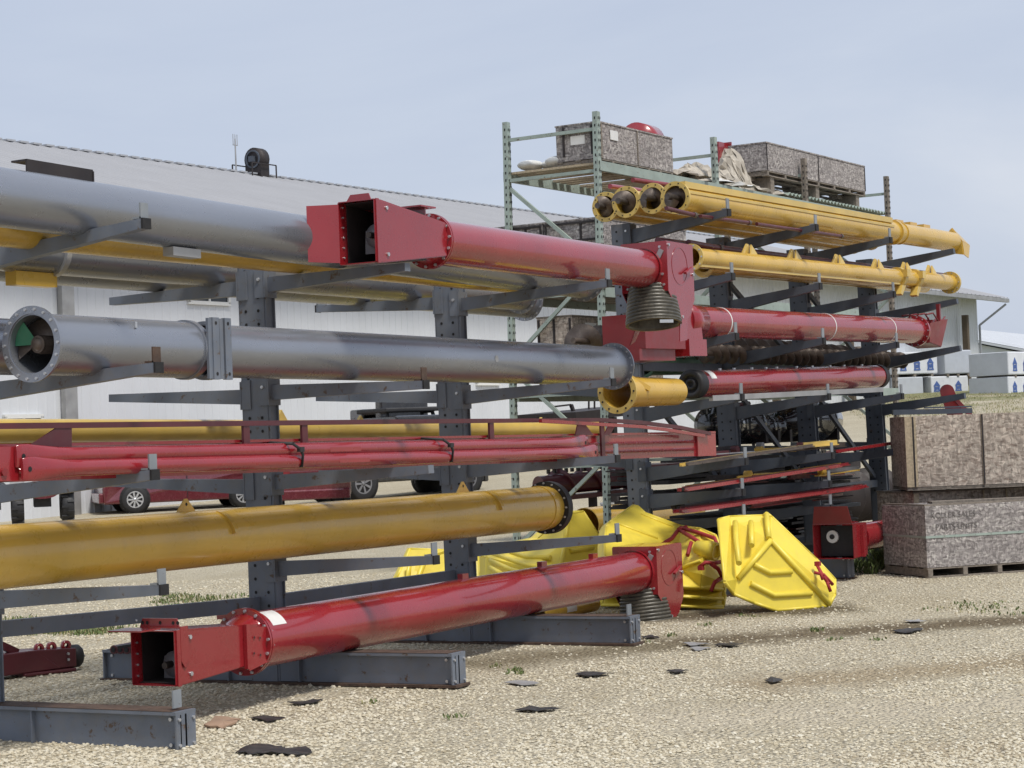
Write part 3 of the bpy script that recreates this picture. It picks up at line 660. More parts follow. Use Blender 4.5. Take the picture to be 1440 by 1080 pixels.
# ------------------------------------------------------------------ tubes and augers
class Line:
    def __init__(s, o, n, a, b):
        s.o, s.n = V(o), V(n); s.a, s.b = a, b
        s.p = s.at(a[0]); s.q = s.at(b[0]); s.ax = (s.q-s.p).normalized()
        s.r = ((a[2]-a[1])/2*dep(s.p)/FPX+(b[2]-b[1])/2*dep(s.q)/FPX)/2
    def at(s, x):
        f = (x-s.a[0])/(s.b[0]-s.a[0]); y = (s.a[1]+s.a[2])/2*(1-f)+(s.b[1]+s.b[2])/2*f
        return onP(x, y, s.o, s.n)
def near(Y, a, b): return Line((0, Y, 0), (0, 1, 0), a, b)
def far(y, a, b): return Line(O2+N2*y, N2, a, b)
def basis(ax): S = ax.cross(Zv).normalized(); return S, S.cross(ax)
def red_auger(P0, P1, r, label, flap, shade=M['red'], spout=True, sticker=None, name='grain_auger', lugs=(), group='red augers with hopper and discharge head'):
    ax = (P1-P0).normalized(); S, U = basis(ax); t = thing(name, P0, label, 'auger', group)
    def L(x, s, u): return P0+ax*x+S*s+U*u
    k = MB(); k.lathe(P0, ax, [(0, r), ((P1-P0).length, r)], 64); k.build('tube', shade, t)
    k = MB(); k.ring(P0+ax*.01, ax, r-.01, r+.038, .02, 56); k.ring(P0-ax*.014, ax, r-.01, r+.036, .018, 56); k.lathe(P0, ax, [(.02, r+.004), (.10, r+.004)], 56)
    fl = k.build('flange', shade, t)
    k = MB(); k.bolts(P0+ax*.02, ax, r+.020, 14, .012, .014, .1); k.bolts(P0-ax*.024, -ax, r+.020, 14, .012, .014, .1); k.build('bolt', M['zinc'], fl)
    # hopper: open box flaring to the left, tapered to the flange
    X0, X1_ = (-1.03 if flap == 'side' else -1.03), -.03; w0, w1, h0, h1 = (.155 if flap == 'side' else .18), .165, (.228 if flap == 'side' else .178), .125
    th = .007
    k = MB()
    def plate(pts, nrm): k.prism(pts, nrm*th)
    for sg in (1, -1):
        plate([L(X0, sg*w0, -h0), L(X0+.10, sg*w0, -h0), L(X1_, sg*w1, -h1), L(X1_, sg*w1, h1), L(X0+.10, sg*w0, h0), L(X0, sg*w0, h0)], S*sg)
    for sg in (1, -1):
        plate([L(X0, -w0, sg*h0), L(X0+.10, -w0, sg*h0), L(X1_, -w1, sg*h1), L(X1_, w1, sg*h1), L(X0+.10, w0, sg*h0), L(X0, w0, sg*h0)], U*sg)
    if spout: k.prism([L(X0+.012, w0+th+.001, -h0-.01), L(X0+.012, w0+th+.001, h0+.01), L(X0+.05, w0+th+.001, h0+.01), L(X0+.05, w0+th+.001, -h0-.01)], S*.010)
    # throat collar that meets the round flange
    k.loft([(L(X1_-.16, 0, 0), S*(w1-.03), U*(h1+.0)), (L(-.02, 0, 0), S*r, U*r)], 28, True, False)
    hop = k.build('hopper', shade, t)
    k = MB()
    for (x, u) in ((X0+.16, h0-.05), (X0+.16, -h0+.06)): k.bolt(L(x, w0+th, u), S, .016, .012)
    for i in range(6): k.bolt(L(X0+.05, -w0+.004, -h0+.05+i*.075), S, .008, .006)
    k.build('bolt', M['zinc'], hop)
    # shaded mouth lining, bearing plate, shaft
    k = MB()    # added dark sheets: mouth shade put into their colour, partly bare dark steel
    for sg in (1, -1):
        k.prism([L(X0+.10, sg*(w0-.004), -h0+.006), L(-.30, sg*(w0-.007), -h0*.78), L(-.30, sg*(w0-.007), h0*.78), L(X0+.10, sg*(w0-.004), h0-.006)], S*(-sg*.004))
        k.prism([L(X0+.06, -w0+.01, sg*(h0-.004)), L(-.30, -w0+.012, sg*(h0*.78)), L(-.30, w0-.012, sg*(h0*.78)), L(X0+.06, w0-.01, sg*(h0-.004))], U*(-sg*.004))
    k.box(L(-.31, 0, 0), .012, 2*w0*.9, 2*h0*.76, (ax, S, U)); k.build('shade_liner', M['dark'], hop)
    k = MB(); c = L(X0+.20, .05 if flap == 'side' else .03, -.02 if flap == 'side' else -.06); k.lathe(c-ax*.05, ax, [(0, 0), (0, .035), (.03, .06), (.03, .09), (.09, .09), (.09, .05), (.2, .05)], 18)
    k.prism([c+S*.09+U*.05+ax*.03, c-S*.12+U*.05+ax*.03, c-S*.13-U*.125+ax*.03, c+S*.09-U*.125+ax*.03], ax*.014)
    be = k.build('bearing', M['cast'], t)
    k = MB(); k.cyl(c-ax*.12, L(-.3, .045, -.02), .024, n=14); k.build('shaft', M['flight'], be)
    k = MB(); k.helix(L(-.46, .045, -.02), L(-.30, .045, -.02), .024, .14, .3, ph=1.2); k.build('flighting', M['flight'], be)
    # flap and lifting lug
    k = MB()
    if flap == 'side': k.prism([L(X0, -w0-.001, -h0+.01), L(X0, -w0-.001, h0-.01), L(X0-.17, -w0-.17, h0-.02), L(X0-.17, -w0-.17, -h0+.02)], ax*.008)
    else: k.prism([L(X0-.02, w0-.09, h0+.018), L(X0-.02, -w0-.02, h0+.018), L(X0-.18, -w0-.05, h0+.012), L(X0-.18, w0-.13, h0+.012)], U*.010)
    k.build('flap', shade, t)
    k = MB()
    if flap == 'side':
        k.prism([L(X0+.06, w0-.28, h0+.008), L(X0+.06, w0-.06, h0+.008), L(X0+.06, w0-.08, h0+.06), L(X0+.06, w0-.24, h0+.06)], ax*.01); k.build('lug', shade, t); k = MB()
        k.box(L(-.26, .03, h0+.01), .22, .26, .012, (ax, S, U)); k.box(L(-.26, .03, h0-.04), .014, .2, .10, (ax, S, U))
    else:
        k.prism([L(X0+.05, w0-.33, h0+.018), L(X0+.05, w0+.012, h0+.018), L(X0+.05, w0-.01, h0+.085), L(X0+.05, w0-.30, h0+.085)], ax*.01); k.build('lug', shade, t); k = MB()
        k.prism([L(X0+.05, w0+.012, h0+.03), L(X0+.05, w0+.012, h0-.20), L(X0+.09, w0+.012, h0-.25), L(X0+.14, w0+.012, h0-.19), L(X0+.13, w0+.012, h0+.03)], S*.008); k.build('lug', shade, t); k = MB()
        k.prism([L(-.22, w1+.016, .13), L(.01, w1+.03, .11), L(.03, w1+.03, -.13), L(-.22, w1+.016, -.18)], S*.008); k.build('lug', shade, t); k = MB()
        k.prism([L(-.26, w1+.014, .15), L(-.22, w1+.014, .15), L(-.22, w1+.014, -.17), L(-.26, w1+.014, -.16)], S*.03)
    lg = k.build('lug', shade, t)
    k = MB()
    if flap == 'top':
        for s in (.06, .10, .21, .32, .36): k.lathe(L(X0+.049, w0-.36+s, h0+.055), ax, [(0, 0), (0, .013)], 10, False)
        for x, u in ((-.16, .05), (-.1, .04), (-.17, -.06), (-.1, -.08)): k.lathe(L(x, w1+.0395-(x < -.13)*.004, u), S, [(0, 0), (0, .009)], 8, False)
        k.build('bolt_hole', M['white'] if False else M['hole'], lg)
    for f, w in lugs:
        k = MB(); c = L((P1-P0).length*f, 0, r); k.box(c+U*.018, .10, .05, .05, (ax, S, U)); k.build('lug', shade, t)
    if sticker:
        k = MB(); n_ = 10; a0, a1 = sticker[2:]; vs = []
        for i in range(n_+1):
            a = a0+(a1-a0)*i/n_; d = S*math.cos(a)+U*math.sin(a)
            vs += [P0+ax*sticker[0]+d*(r+.002), P0+ax*sticker[1]+d*(r+.002)]
        k.add(vs, [(2*i, 2*i+1, 2*i+3, 2*i+2) for i in range(n_)], True); k.build('sticker', M['white'], t)
    # discharge head
    def H(x, s, u): return P1+ax*x+S*s+U*u
    wd = .235; hh = .245; ln = .60
    k = MB()
    def pl(pts, v): k.prism(pts, v)
    pl([H(0, -wd, -.22), H(0, wd, -.22), H(0, wd, hh), H(0, -wd, hh)], ax*.008)
    for sg in (1, -1):
        pl([H(.0, sg*wd, hh), H(ln, sg*wd, hh), H(ln, sg*wd, -.28), H(ln*.80, sg*wd, -.44), H(.30, sg*wd, -.52), H(.0, sg*wd, -.22)], S*(sg*.008))
    pl([H(.0, -wd, hh), H(.0, wd, hh), H(ln, wd, hh), H(ln, -wd, hh)], U*.008)
    pl([H(ln, -wd, hh), H(ln, wd, hh), H(ln, wd, -.30), H(ln, -wd, -.30)], ax*.008)
    pl([H(.30, -wd, -.50), H(.30, -wd-.09, -.70), H(.42, -wd-.09, -.66), H(.46, -wd, -.46)], -S*.01)
    pl([H(.22, wd+.009, -.43), H(.19, wd+.012, -.70), H(.36, wd+.012, -.68), H(.40, wd+.009, -.44)], S*.008)
    hd = k.build('discharge_head', shade, t)
    k = MB(); k.lathe(P1, ax, [(-.05, r+.012), (-.001, r+.012)], 56); k.ring(H(.28, wd+.009, .03), S, .172, .184, .005, 40)
    k.build('bearing_cover', shade, hd)
    k = MB(); k.bar(H(.34, wd+.035, -.04), H(.50, wd+.035, .02), .03, .02); k.build('handle', shade, hd)
    k = MB()
    for s, u in ((.19, -.06), (.20, -.16), (.12, -.19), (-.18, -.18), (.17, .20), (.1, -.21)): k.bolt(H(0, s, u), -ax, .013, .012)
    for x, u in ((.03, hh-.03), (ln-.03, -.04), (.28, -.46)): k.bolt(H(x, wd+.008, u), S, .016, .016)
    k.build('bolt', M['zinc'], hd)
    k = MB(); k.box(H(-.006, .16, .12), .012, .05, .12, (ax, (S*.85-U*.5).normalized(), (U*.85+S*.5).normalized())); k.build('latch', M['steelpale'], hd)
    if spout:
        k = MB(); c = H(.14, -.0, -.17); tl = (-U-ax*(.15 if flap == 'side' else .02)+S*.10).normalized(); pr = []
        nn = 10
        for i in range(nn):
            f = i/(nn-1); rr_ = .215+.045*f; x = .35*i/nn
            pr += [(x, rr_-.006), (x+.010, rr_+.010), (x+.028, rr_+.010), (x+.036, rr_-.006)]
        pr += [(.35, .265), (.365, .27), (.365, .245), (.34, .24), (.17, .2)]
        k.lathe(c, tl, pr, 48, True)
        sp = k.build('flexible_spout', M['spring'], t)
        k = MB(); q = c+tl*.348; k.box(q+(S*.78-ax*.62).normalized()*.268, .012, .14, .03, ((S*.78-ax*.62).normalized(), (S*.62+ax*.78).normalized(), U)); k.build('clamp', M['zinc'], sp)
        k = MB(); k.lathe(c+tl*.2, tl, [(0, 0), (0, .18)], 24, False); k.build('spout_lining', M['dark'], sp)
    return t, ax
# top red auger lying along the tips of the upper arms
ln = near(-1.28, (604, 308, 371), (879, 347, 403))
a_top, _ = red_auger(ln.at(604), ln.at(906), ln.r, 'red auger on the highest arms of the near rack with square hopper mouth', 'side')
# lower red auger across the base beams
ln = near(-.70, (348, 863, 941), (880, 777, 837))
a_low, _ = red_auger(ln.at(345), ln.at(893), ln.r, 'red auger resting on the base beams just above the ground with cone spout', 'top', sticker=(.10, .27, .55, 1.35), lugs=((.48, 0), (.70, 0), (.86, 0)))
# hydraulic-style bracket on top of the lower auger
# ------------------------------------------------------------------ grey tubes
def flange_ring(root, c, ax, r, w, t, mat, n=16, bolts=True, name='flange'):
    k = MB(); k.ring(c, ax, r-.004, r+w, t, 56); f = k.build(name, mat, root)
    if bolts:
        k = MB(); k.bolts(c+ax*t/2, ax, r+w*.55, n, .010, .008); k.bolts(c-ax*t/2, -ax, r+w*.55, n, .010, .008); k.build('bolt', M['zinc'], f)
    return f
def long_tube(name, P, Q, r, label, cat, mat, group, t=.01, n=56):
    th = thing(name, P, label, cat, group); k = MB(); k.pipe(P, Q, r, t, n); k.build('tube', mat, th); return th
G1 = 'grey steel tubes on the near rack'
ln = near(-.80, (0, 237, 318), (410, 299, 371)); r = ln.r
P = ln.at(-120); Q = ln.p+ln.ax*((onX(866, 430, 4.15)-ln.p).dot(ln.ax))
t = long_tube('steel_tube', P, Q, r, 'longest plain grey tube, top front of the near rack, behind the square red hopper', 'tube', M['pipe'], G1)
flange_ring(t, Q-ln.ax*.02, ln.ax, r, .03, .02, M['pipe'])
S, U = basis(ln.ax)
k = MB(); c = ln.at(82)
k = MB(); c0 = ln.p+ln.ax*((ln.at(45)-ln.p).dot(ln.ax)); c1 = ln.p+ln.ax*((ln.at(138)-ln.p).dot(ln.ax))
k.bar(c0-S*.04+U*(r+.035), c1-S*.04+U*(r+.035), .012, .11); k.bar(c0-S*.10+U*(r+.085), c1-S*.10+U*(r+.085), .13, .012); k.box(c1+U*(r+.03)-S*.09, .012, .12, .1, (ln.ax, S, U)); k.build('mounting_bracket', M['dark'], t)
k = MB(); c = ln.at(250); q = c+S*.03-U*(r+.03); k.box(q, .30, .09, .06, (ln.ax, S, U)); k.build('cradle_bracket', M['steelpale'], t)
# second tier
ln = near(-.86, (60, 441, 528), (860, 487, 543)); r = ln.r
P = ln.at(45); Q = ln.at(862); mid = ln.at(275)
t = thing('steel_tube', P, 'grey steel tube with open flanged mouth and bolted joint, second tier of near rack', 'tube', G1)
k = MB(); k.pipe(P, mid-ln.ax*.06, r, .012, 64); k.build('tube', M['pipe'], t)
k = MB(); k.pipe(mid+ln.ax*.06, Q, r*.965, .012, 64); k.build('tube', M['pipe'], t)
flange_ring(t, P, ln.ax, r, .045, .02, M['pipe'], 18); flange_ring(t, Q, ln.ax, r*.965, .04, .02, M['pipe'], 18)
S, U = basis(ln.ax)
k = MB(); k.ring(mid-ln.ax*.115, ln.ax, r, r+.012, .05, 56); k.ring(mid+ln.ax*.115, ln.ax, r-.01, r+.012, .05, 56); j = k.build('joint_collar', M['pipe'], t)
k = MB()
for dx in (-.05, .085): k.box(mid+ln.ax*dx+S*(r+.012), .07, .03, r*2.2, (ln.ax, S, U))
for dx in (-.105, .02): k.box(mid+ln.ax*dx+S*(r+.008), .04, .02, r*2.15, (ln.ax, S, U))
j2 = k.build('joint_plate', M['rack'], t)
k = MB()
for dx in (-.05, .085):
    for u in (-.9, .9): k.lathe(mid+ln.ax*dx+S*(r+.0285)+U*(u*r), S, [(0, 0), (0, .013)], 10, False)
k.build('bolt_hole', M['hole'], j2)
k = MB(); k.cyl(P+ln.ax*.05, P+ln.ax*1.2, .055, n=20); k.build('auger_shaft', M['brownsteel'], t)
k = MB(); k.helix(P+ln.ax*.04, P+ln.ax*1.2, .05, r*.9, .34, ph=2.6); fl = k.build('flighting', M['brownsteel'], t)
k = MB(); k.lathe(P+ln.ax*.03, ln.ax, [(0, 0), (0, .03), (.05, .06), (.2, .055)], 20); k.build('shaft_end', M['brownsteel'], t)
k = MB(); n_ = 9; vs = []
for i in range(n_+1):
    a = 2.2+.95*i/n_; d = S*math.cos(a)+U*math.sin(a); vs += [P+ln.ax*.06+d*(.03+.04*0), P+ln.ax*(.045)+d*(r*.93)]
k.add(vs, [(2*i, 2*i+1, 2*i+3, 2*i+2) for i in range(n_)], True); k.build('primer_mark', M['green_patch'], t)
k = MB(); k.box(ln.at(165)+U*(r*.72)+S*(r*.72), .02, .05, .04, (ln.ax, S, U)); k.build('lug', M['zinc'], t)
k = MB(); c = ln.at(672)+S*(r*.965+.001)+U*.01; k.lathe(c, S, [(0, 0), (.001, .03)], 14, False); k.build('scuff', M['steelpale'], t)
# tube behind it entering at the left edge
ln2 = near(-.32, (0, 450, 525), (860, 487, 545)); P = ln2.at(-120); Q = ln2.at(300)
t = long_tube('steel_tube', P, Q, ln.r*.95, 'grey tube hidden behind the open flanged mouth at the left edge', 'tube', M['pipe'], G1)
# back side of the top tier
ZB = 3.145
def back(y, x0, x1, r, label, mat, cat='tube', group=None, z=ZB, flange=True):
    P = V((x0, y, z+r)); Q = V((x1, y, z+r)); t = long_tube('steel_tube', P, Q, r, label, cat, mat, group)
    if flange: flange_ring(t, Q, Xv, r, .035, .02, mat); flange_ring(t, P, Xv, r, .035, .02, mat)
    return t
back(-.40, -5.2, 3.9, .125, 'yellow tube lying between the two top grey tubes of the near rack', M['must'], group='yellow tubes on the near rack', z=3.19)
tb = back(.42, -5.2, 5.1, .165, 'grey tube on the rear arms of the top tier beside the columns', M['pipe'], group=G1)
tc = back(1.0, -5.2, 6.25, .185, 'rearmost grey tube of the top tier with its flanged end by the green rack', M['pipe'], group=G1)
for x in (-3.6, 4.6):
    k = MB(); k.box((x, 1.0, ZB-.02), .34, .1, .07); k.build('cradle_bracket', M['rack'], tc)
k = MB(); k.box((-2.1, .42, ZB-.045), .42, .10, .1); k.build('cradle_bracket', M['must'], tb)
for x in (-2.7, -1.9):
    k = MB(); k.ring(V((x, .42, ZB+.165)), Xv, .16, .19, .05, 30); k.build('clamp', M['zinc'], tb)
# ------------------------------------------------------------------ big mustard tube, fourth tier
ln = near(-.48, (10, 734, 831), (740, 688, 745)); r = ln.r; P = ln.at(-140); Q = ln.at(768); S, U = basis(ln.ax)
t = long_tube('auger_tube', P, Q, r, 'thick mustard yellow auger tube with black end flange, lowest tier of the near rack', 'tube', M['must'], None)
k = MB(); k.ring(Q+ln.ax*.03, ln.ax, r*.4, r+.045, .09, 56); f = k.build('end_flange', M['black'], t)
k = MB(); k.bolts(Q+ln.ax*.02-ln.ax*.05, -ln.ax, r+.028, 16, .010, .012); k.bolts(Q+ln.ax*.074, ln.ax, r+.02, 16, .012, .02); k.build('bolt', M['zinc'], f)
k = MB(); k.ring(Q-ln.ax*.16, ln.ax, r, r+.008, .05, 48); k.build('weld_collar', M['must'], t)
for px in (298, 677):
    c = ln.at(px)
    k = MB(); vs = []; n_ = 8
    for i in range(n_+1):
        a = math.radians(70-62*i/n_); d = S*math.cos(a)+U*math.sin(a); rr_ = r+.006+.026*(i/n_); wd_ = .03*(1-.25*i/n_)
        for e_ in (-wd_, wd_): vs += [c+ln.ax*e_+d*(r-.004), c+ln.ax*e_+d*rr_]
    fs = []
    for i in range(n_): o = 4*i; fs += [(o+1, o+3, o+7, o+5), (o, o+1, o+5, o+4), (o+3, o+2, o+6, o+7)]
    k.add(vs, fs+[(4*n_, 4*n_+1, 4*n_+3, 4*n_+2), (0, 2, 3, 1)]); k.build('strap_lug', M['must'], t)
    k = MB(); q = c-ln.ax*.22+U*(r-.01)-S*.06; k.prism([q-ln.ax*.11, q+ln.ax*.11, q+U*.10+ln.ax*.012, q+U*.10-ln.ax*.012], S*.012)
    lg = k.build('lug', M['must'], t); k = MB(); k.lathe(q+U*.06+S*.0135, S, [(0, 0), (0, .012)], 10, False); k.build('bolt_hole', M['hole'], lg)
# ------------------------------------------------------------------ red bundle, third tier
YB = -1.22; rp = .05
def flat_pipe(x0, y0, x1, y1, Y, r, label):
    P = onY(x0, y0, Y); Q = onY(x1, y1, Y); ax = (Q-P).normalized(); S, U = basis(ax); t = thing('red_strut', P, label, 'strut', 'red struts with flattened ends')
    L = (Q-P).length; sec = []
    for x, a, b_ in ((0, .010, r*1.28), (.05, .010, r*1.42), (.10, .012, r*1.45), (.20, r*.45, r*1.28), (.36, r*.9, r*1.04), (.5, r, r)): sec.append((P+ax*x, S*a, U*b_))
    for x, a, b_ in ((.5, r, r), (.36, r*.9, r*1.04), (.20, r*.45, r*1.28), (.10, .012, r*1.45), (.05, .010, r*1.42), (0, .010, r*1.25)): sec.append((P+ax*(L-x), S*a, U*b_))
    k = MB(); k.loft(sec, 28); k.build('tube', M['red'], t)
    k = MB(); k.lathe(P+ax*.055+S*.0125, S, [(0, 0), (0, .016)], 12, False); k.build('pin_hole', M['hole'], t); k = MB(); k.lathe(P+ax*(L-.055)+S*.0125, S, [(0, 0), (0, .016)], 12, False); k.build('pin_hole', M['hole'], t)
    k = MB(); c = P+ax*(L*.46)+S*(r*.8)+U*(-.1*r); k.bar(c-ax*.2, c+ax*.2, .02, .03); k.build('weld_tab', M['red'], t)
    return t, P, ax, S, U
u1 = flat_pipe(22, 642, 826, 622.5, YB+.03, rp, 'upper red strut with flattened ends in the third tier of the near rack')
u2 = flat_pipe(31, 660, 840, 636, YB, rp, 'lower red strut with flattened ends in the third tier of the near rack')
# trough with truss rail behind the struts
YT = -1.06
ta, tb_, ba, bb = onY(-120, 632, YT), onY(1005, 609.5, YT), onY(-120, 683, YT), onY(1005, 640.5, YT)
tr = thing('red_trough', tb_, 'long red trough with a bowed truss rail above it, third tier of near rack', 'trough')
ax = (tb_-ta).normalized(); S, U = basis(ax); hgt = (tb_-bb).length
k = MB(); k.hexa([ba+S*.005, bb+S*.005, bb-S*.2, ba-S*.2, ta+S*.005, tb_+S*.005, tb_-S*.2, ta-S*.2])
for f in (.34, .68):
    a_ = ta.lerp(ba, f); b_ = tb_.lerp(bb, f)-ax*.55; a_.z += .0; k.loft([(a_+S*.004, S*.02, U*.018), (b_+S*.004, S*.02, U*.018)], 10)
k.build('trough', M['red'], tr)
k = MB(); k.bar(ta+U*.012-S*.03, tb_+U*.012-S*.03-ax*.02, .10, .02); k.build('top_lip', M['red'], tr)
k = MB(); c = tb_-ax*.25-U*hgt/2+S*.012; k.box(c, .46, .012, hgt*1.0, (ax, S, U)); k.box(c-ax*.24+S*.006, .03, .02, hgt, (ax, S, U)); k.build('end_plate', M['red'], tr)
k = MB(); pts = [onY(x, y, YT-.05) for x, y in ((-120, 600.5), (240, 596.5), (600, 592.5), (845, 590.5), (900, 594), (955, 601), (998, 610))]
for a_, b_ in zip(pts, pts[1:]): k.bar(a_, b_, .035, .035)
k.build('truss_rail', M['maroon'], tr)
k = MB()
pts = [onY(x, y, YT-.15) for x, y in ((760, 592), (900, 600), (935, 604), (990, 613))]
for a_, b_ in zip(pts, pts[1:]): k.bar(a_, b_, .03, .03)
k.build('truss_rail', M['red'], tr)
def post(px, w, col='maroon'):
    a_ = onY(px, 598-.006*px, YT-.05); b_ = V((a_.x, YT-.05, a_.z-.32)); k = MB(); k.bar(a_, b_, .02, w, up=Xv); k.build('truss_post', M[col], tr)
for px in (345, 427, 690, 775 if False else 846): post(px, .07)
k = MB(); a_, b_, c_, d_ = [onY(x, y, YT-.05) for x, y in ((38, 628), (80, 600), (99, 600), (99, 628))]; k.prism([a_, b_, c_, d_], S*.012); k.build('gusset', M['maroon'], tr)
for q in ([(808, 612), (812, 592), (818, 592), (833, 612)], [(848, 612), (858, 592), (868, 592), (856, 612)]):
    k = MB(); k.prism([onY(x, y, YT-.05) for x, y in q], S*.012); k.build('gusset', M['maroon'], tr)
for i, (px, ya, yb) in enumerate(((421, 624, 655), (632, 618, 648))):
    st = thing('tie_strap', onY(px, ya, YB-.06), ('black tie strap round the red struts, %s' % ('left one nearer the thick column' if i == 0 else 'right one nearer the green rack')), 'strap', 'black straps round the red bundle')
    a_ = onY(px-9, ya, YB-.06); b_ = onY(px+2, ya+8, YB-.062); c_ = onY(px+5, (ya+yb)/2, YB-.066); d_ = onY(px+4, yb, YB-.05)
    k = MB(); k.path([a_, b_, c_, d_, d_+V((0, .2, -.01)), a_+V((0, .25, .02)), a_], .011, 8); k.build('band', M['blackstrap'], st)
    k = MB(); k.box(b_, .05, .03, .035); k.build('buckle', M['blackstrap'], st)
# red plate end at far left
pl = thing('red_pipe', onY(-40, 650, -1.0), 'red pipe end entering at the left edge beside the struts', 'pipe')
P = onY(-150, 655, -1.16); Q = onY(24, 652, -1.16); k = MB(); k.bar(P, Q, .03, .20); k.build('plate', M['red'], pl); k = MB(); k.bolt(onY(5, 664, -1.178), -Yv, .025, .012); k.build('bolt', M['reddark'], pl)
# yellow tubes on the rear arms of the third tier
def far_yellow(px0, y0, px1, y1, Y, r, label):
    P = onY(px0, y0, Y); Q = onY(px1, y1, Y); t = long_tube('yellow_tube', P, Q, r, label, 'tube', M['mustlite'], 'slim yellow tubes on the rear arms'); ax = (Q-P).normalized(); S, U = basis(ax)
    flange_ring(t, Q, ax, r, .03, .015, M['mustlite'], 10, False)
    for f in ((.40,) if Y < 1 else (.56, .93)):
        c = P.lerp(Q, f)+U*r; k = MB(); k.prism([c-ax*.09-U*.015, c+ax*.09-U*.015, c+U*.085], S*.03); k.build('bracket', M['mustlite'], t)
    return t
far_yellow(-90, 606, 838, 603, .62, .085, 'slim yellow tube on the rear arms, nearer the columns')
far_yellow(-90, 613, 800, 609, 1.15, .09, 'slim yellow tube on the rear arms, farther from the columns')
# ------------------------------------------------------------------ far rack: yellow augers on top tier
GY = 'four yellow augers with open ringed ends'
def ring_auger(yl, px, py, xr, r, label, ph, sticker=False, seam=False, tail=True):
    o = O2+N2*yl; P = onP(px, py, o, N2); Q0 = onP(xr[0], xr[1], o, N2); ax = (Q0-P).normalized(); S, U = basis(ax)
    t = thing('yellow_auger', P, label, 'auger', GY)
    k = MB(); k.pipe(P, Q0, r, .01, 40); k.build('tube', M['must'], t)
    k = MB(); k.ring(P, ax, r-.012, r+.036, .03, 44); f = k.build('end_ring', M['mustlite'], t)
    k = MB(); k.bolts(P-ax*.015, -ax, r+.016, 10, .008, .006); k.build('bolt_hole', M['hole'], f)
    k = MB(); k.cyl(P-ax*.20, P+ax*.9, .034, n=14); k.build('auger_shaft', M['flight'], t)
    k = MB(); k.helix(P-ax*.14, P+ax*.9, .03, r*.86, .26, th=.008, ph=ph); k.build('flighting', M['brownsteel'], t)
    if seam:
        k = MB(); dd = (U*.84+S*.54); L9 = (Q0-P).length*.70; c = P+dd*(r+.018); e = c+ax*L9; k.bar(c, e, .075, .07); d2 = (U*.36+S*.93); c = P+d2*(r+.006); e = c+ax*L9; k.bar(c, e, .02, .03); k.build('stiffener', M['mustlite'], t)
    return t, P, Q0, ax, S, U
t, P, Q, ax, S, U = ring_auger(-.95, 950, 278, (1338, 340), .142, 'frontmost yellow auger on the top tier of the far rack with stiffener ridge', .5, seam=True)
k = MB(); c = P.lerp(Q, .735); k.ring(c, ax, .14, .168, .06, 36); k.ring(c+ax*.22, ax, .14, .155, .03, 36); k.build('collar', M['must'], t)
k = MB(); e = Q+ax*.02; k.prism([e+S*.16-U*.20, e+S*.14+U*.0, e+S*.0+U*.2, e-S*.17+U*.02, e-S*.17-U*.14], ax*.02)
k.prism([e+S*.16-U*.20+ax*.02, e+S*.14+ax*.02, e+S*.14+ax*.34-U*.05, e+S*.16+ax*.2-U*.24], S*.012); k.prism([e+U*.2+ax*.02, e+S*.14+ax*.02, e+S*.14+ax*.34-U*.05, e+U*.12+ax*.3], (U+S)*.008); k.build('end_chute', M['must'], t)
k = MB(); 
for f in (.78, .84, .9): k.box(P.lerp(Q, f)+U*.17-S*.10, .26, .12, .06, (ax, S, U))
k.build('top_guard', M['must'], t)
ring_auger(-.60, 918, 279, (1240, 332), .135, 'second yellow auger from the front on the top tier of the far rack', 1.7)
ring_auger(-.22, 881, 284, (1225, 338), .142, 'third yellow auger from the front on the top tier of the far rack', 3.2)
ring_auger(.14, 852, 291, (1200, 344), .135, 'rearmost yellow auger on the top tier, end ring beside the green post', 4.4)
def far_rod(yl, a, b_, r, label, mat, cat='rod', name='steel_rod', group=None, cap=True):
    o = O2+N2*yl; P = onP(*a, o, N2); Q = onP(*b_, o, N2); t = thing(name, P, label, cat, group); k = MB(); k.cyl(P, Q, r, n=12); k.build('rod', M[mat], t)
    k = MB(); k.cyl(Q, Q+(Q-P).normalized()*.05, r*1.35, n=10); k.build('end_fitting', M['brownsteel' if mat != 'red' else 'reddark'], t); return t, P, Q
far_rod(-1.16, (937, 293), (975, 302), .024, 'short maroon rod under the frontmost yellow auger ring', 'maroon', group='maroon rods on the top tier')
far_rod(-1.1, (985, 304), (1052, 313), .022, 'maroon rod between two arms under the yellow augers', 'maroon', group='maroon rods on the top tier')
far_rod(-1.1, (1064, 315), (1182, 332), .022, 'long maroon rod under the yellow augers of the top tier', 'maroon', group='maroon rods on the top tier')
far_rod(.1, (858, 262), (1000, 282), .03, 'pinkish red rod lying over the yellow auger rings', 'red', group='maroon rods on the top tier')
far_rod(.5, (890, 253), (1010, 270), .03, 'red rod lying over the yellow auger rings near the green beam', 'reddark', group='maroon rods on the top tier')
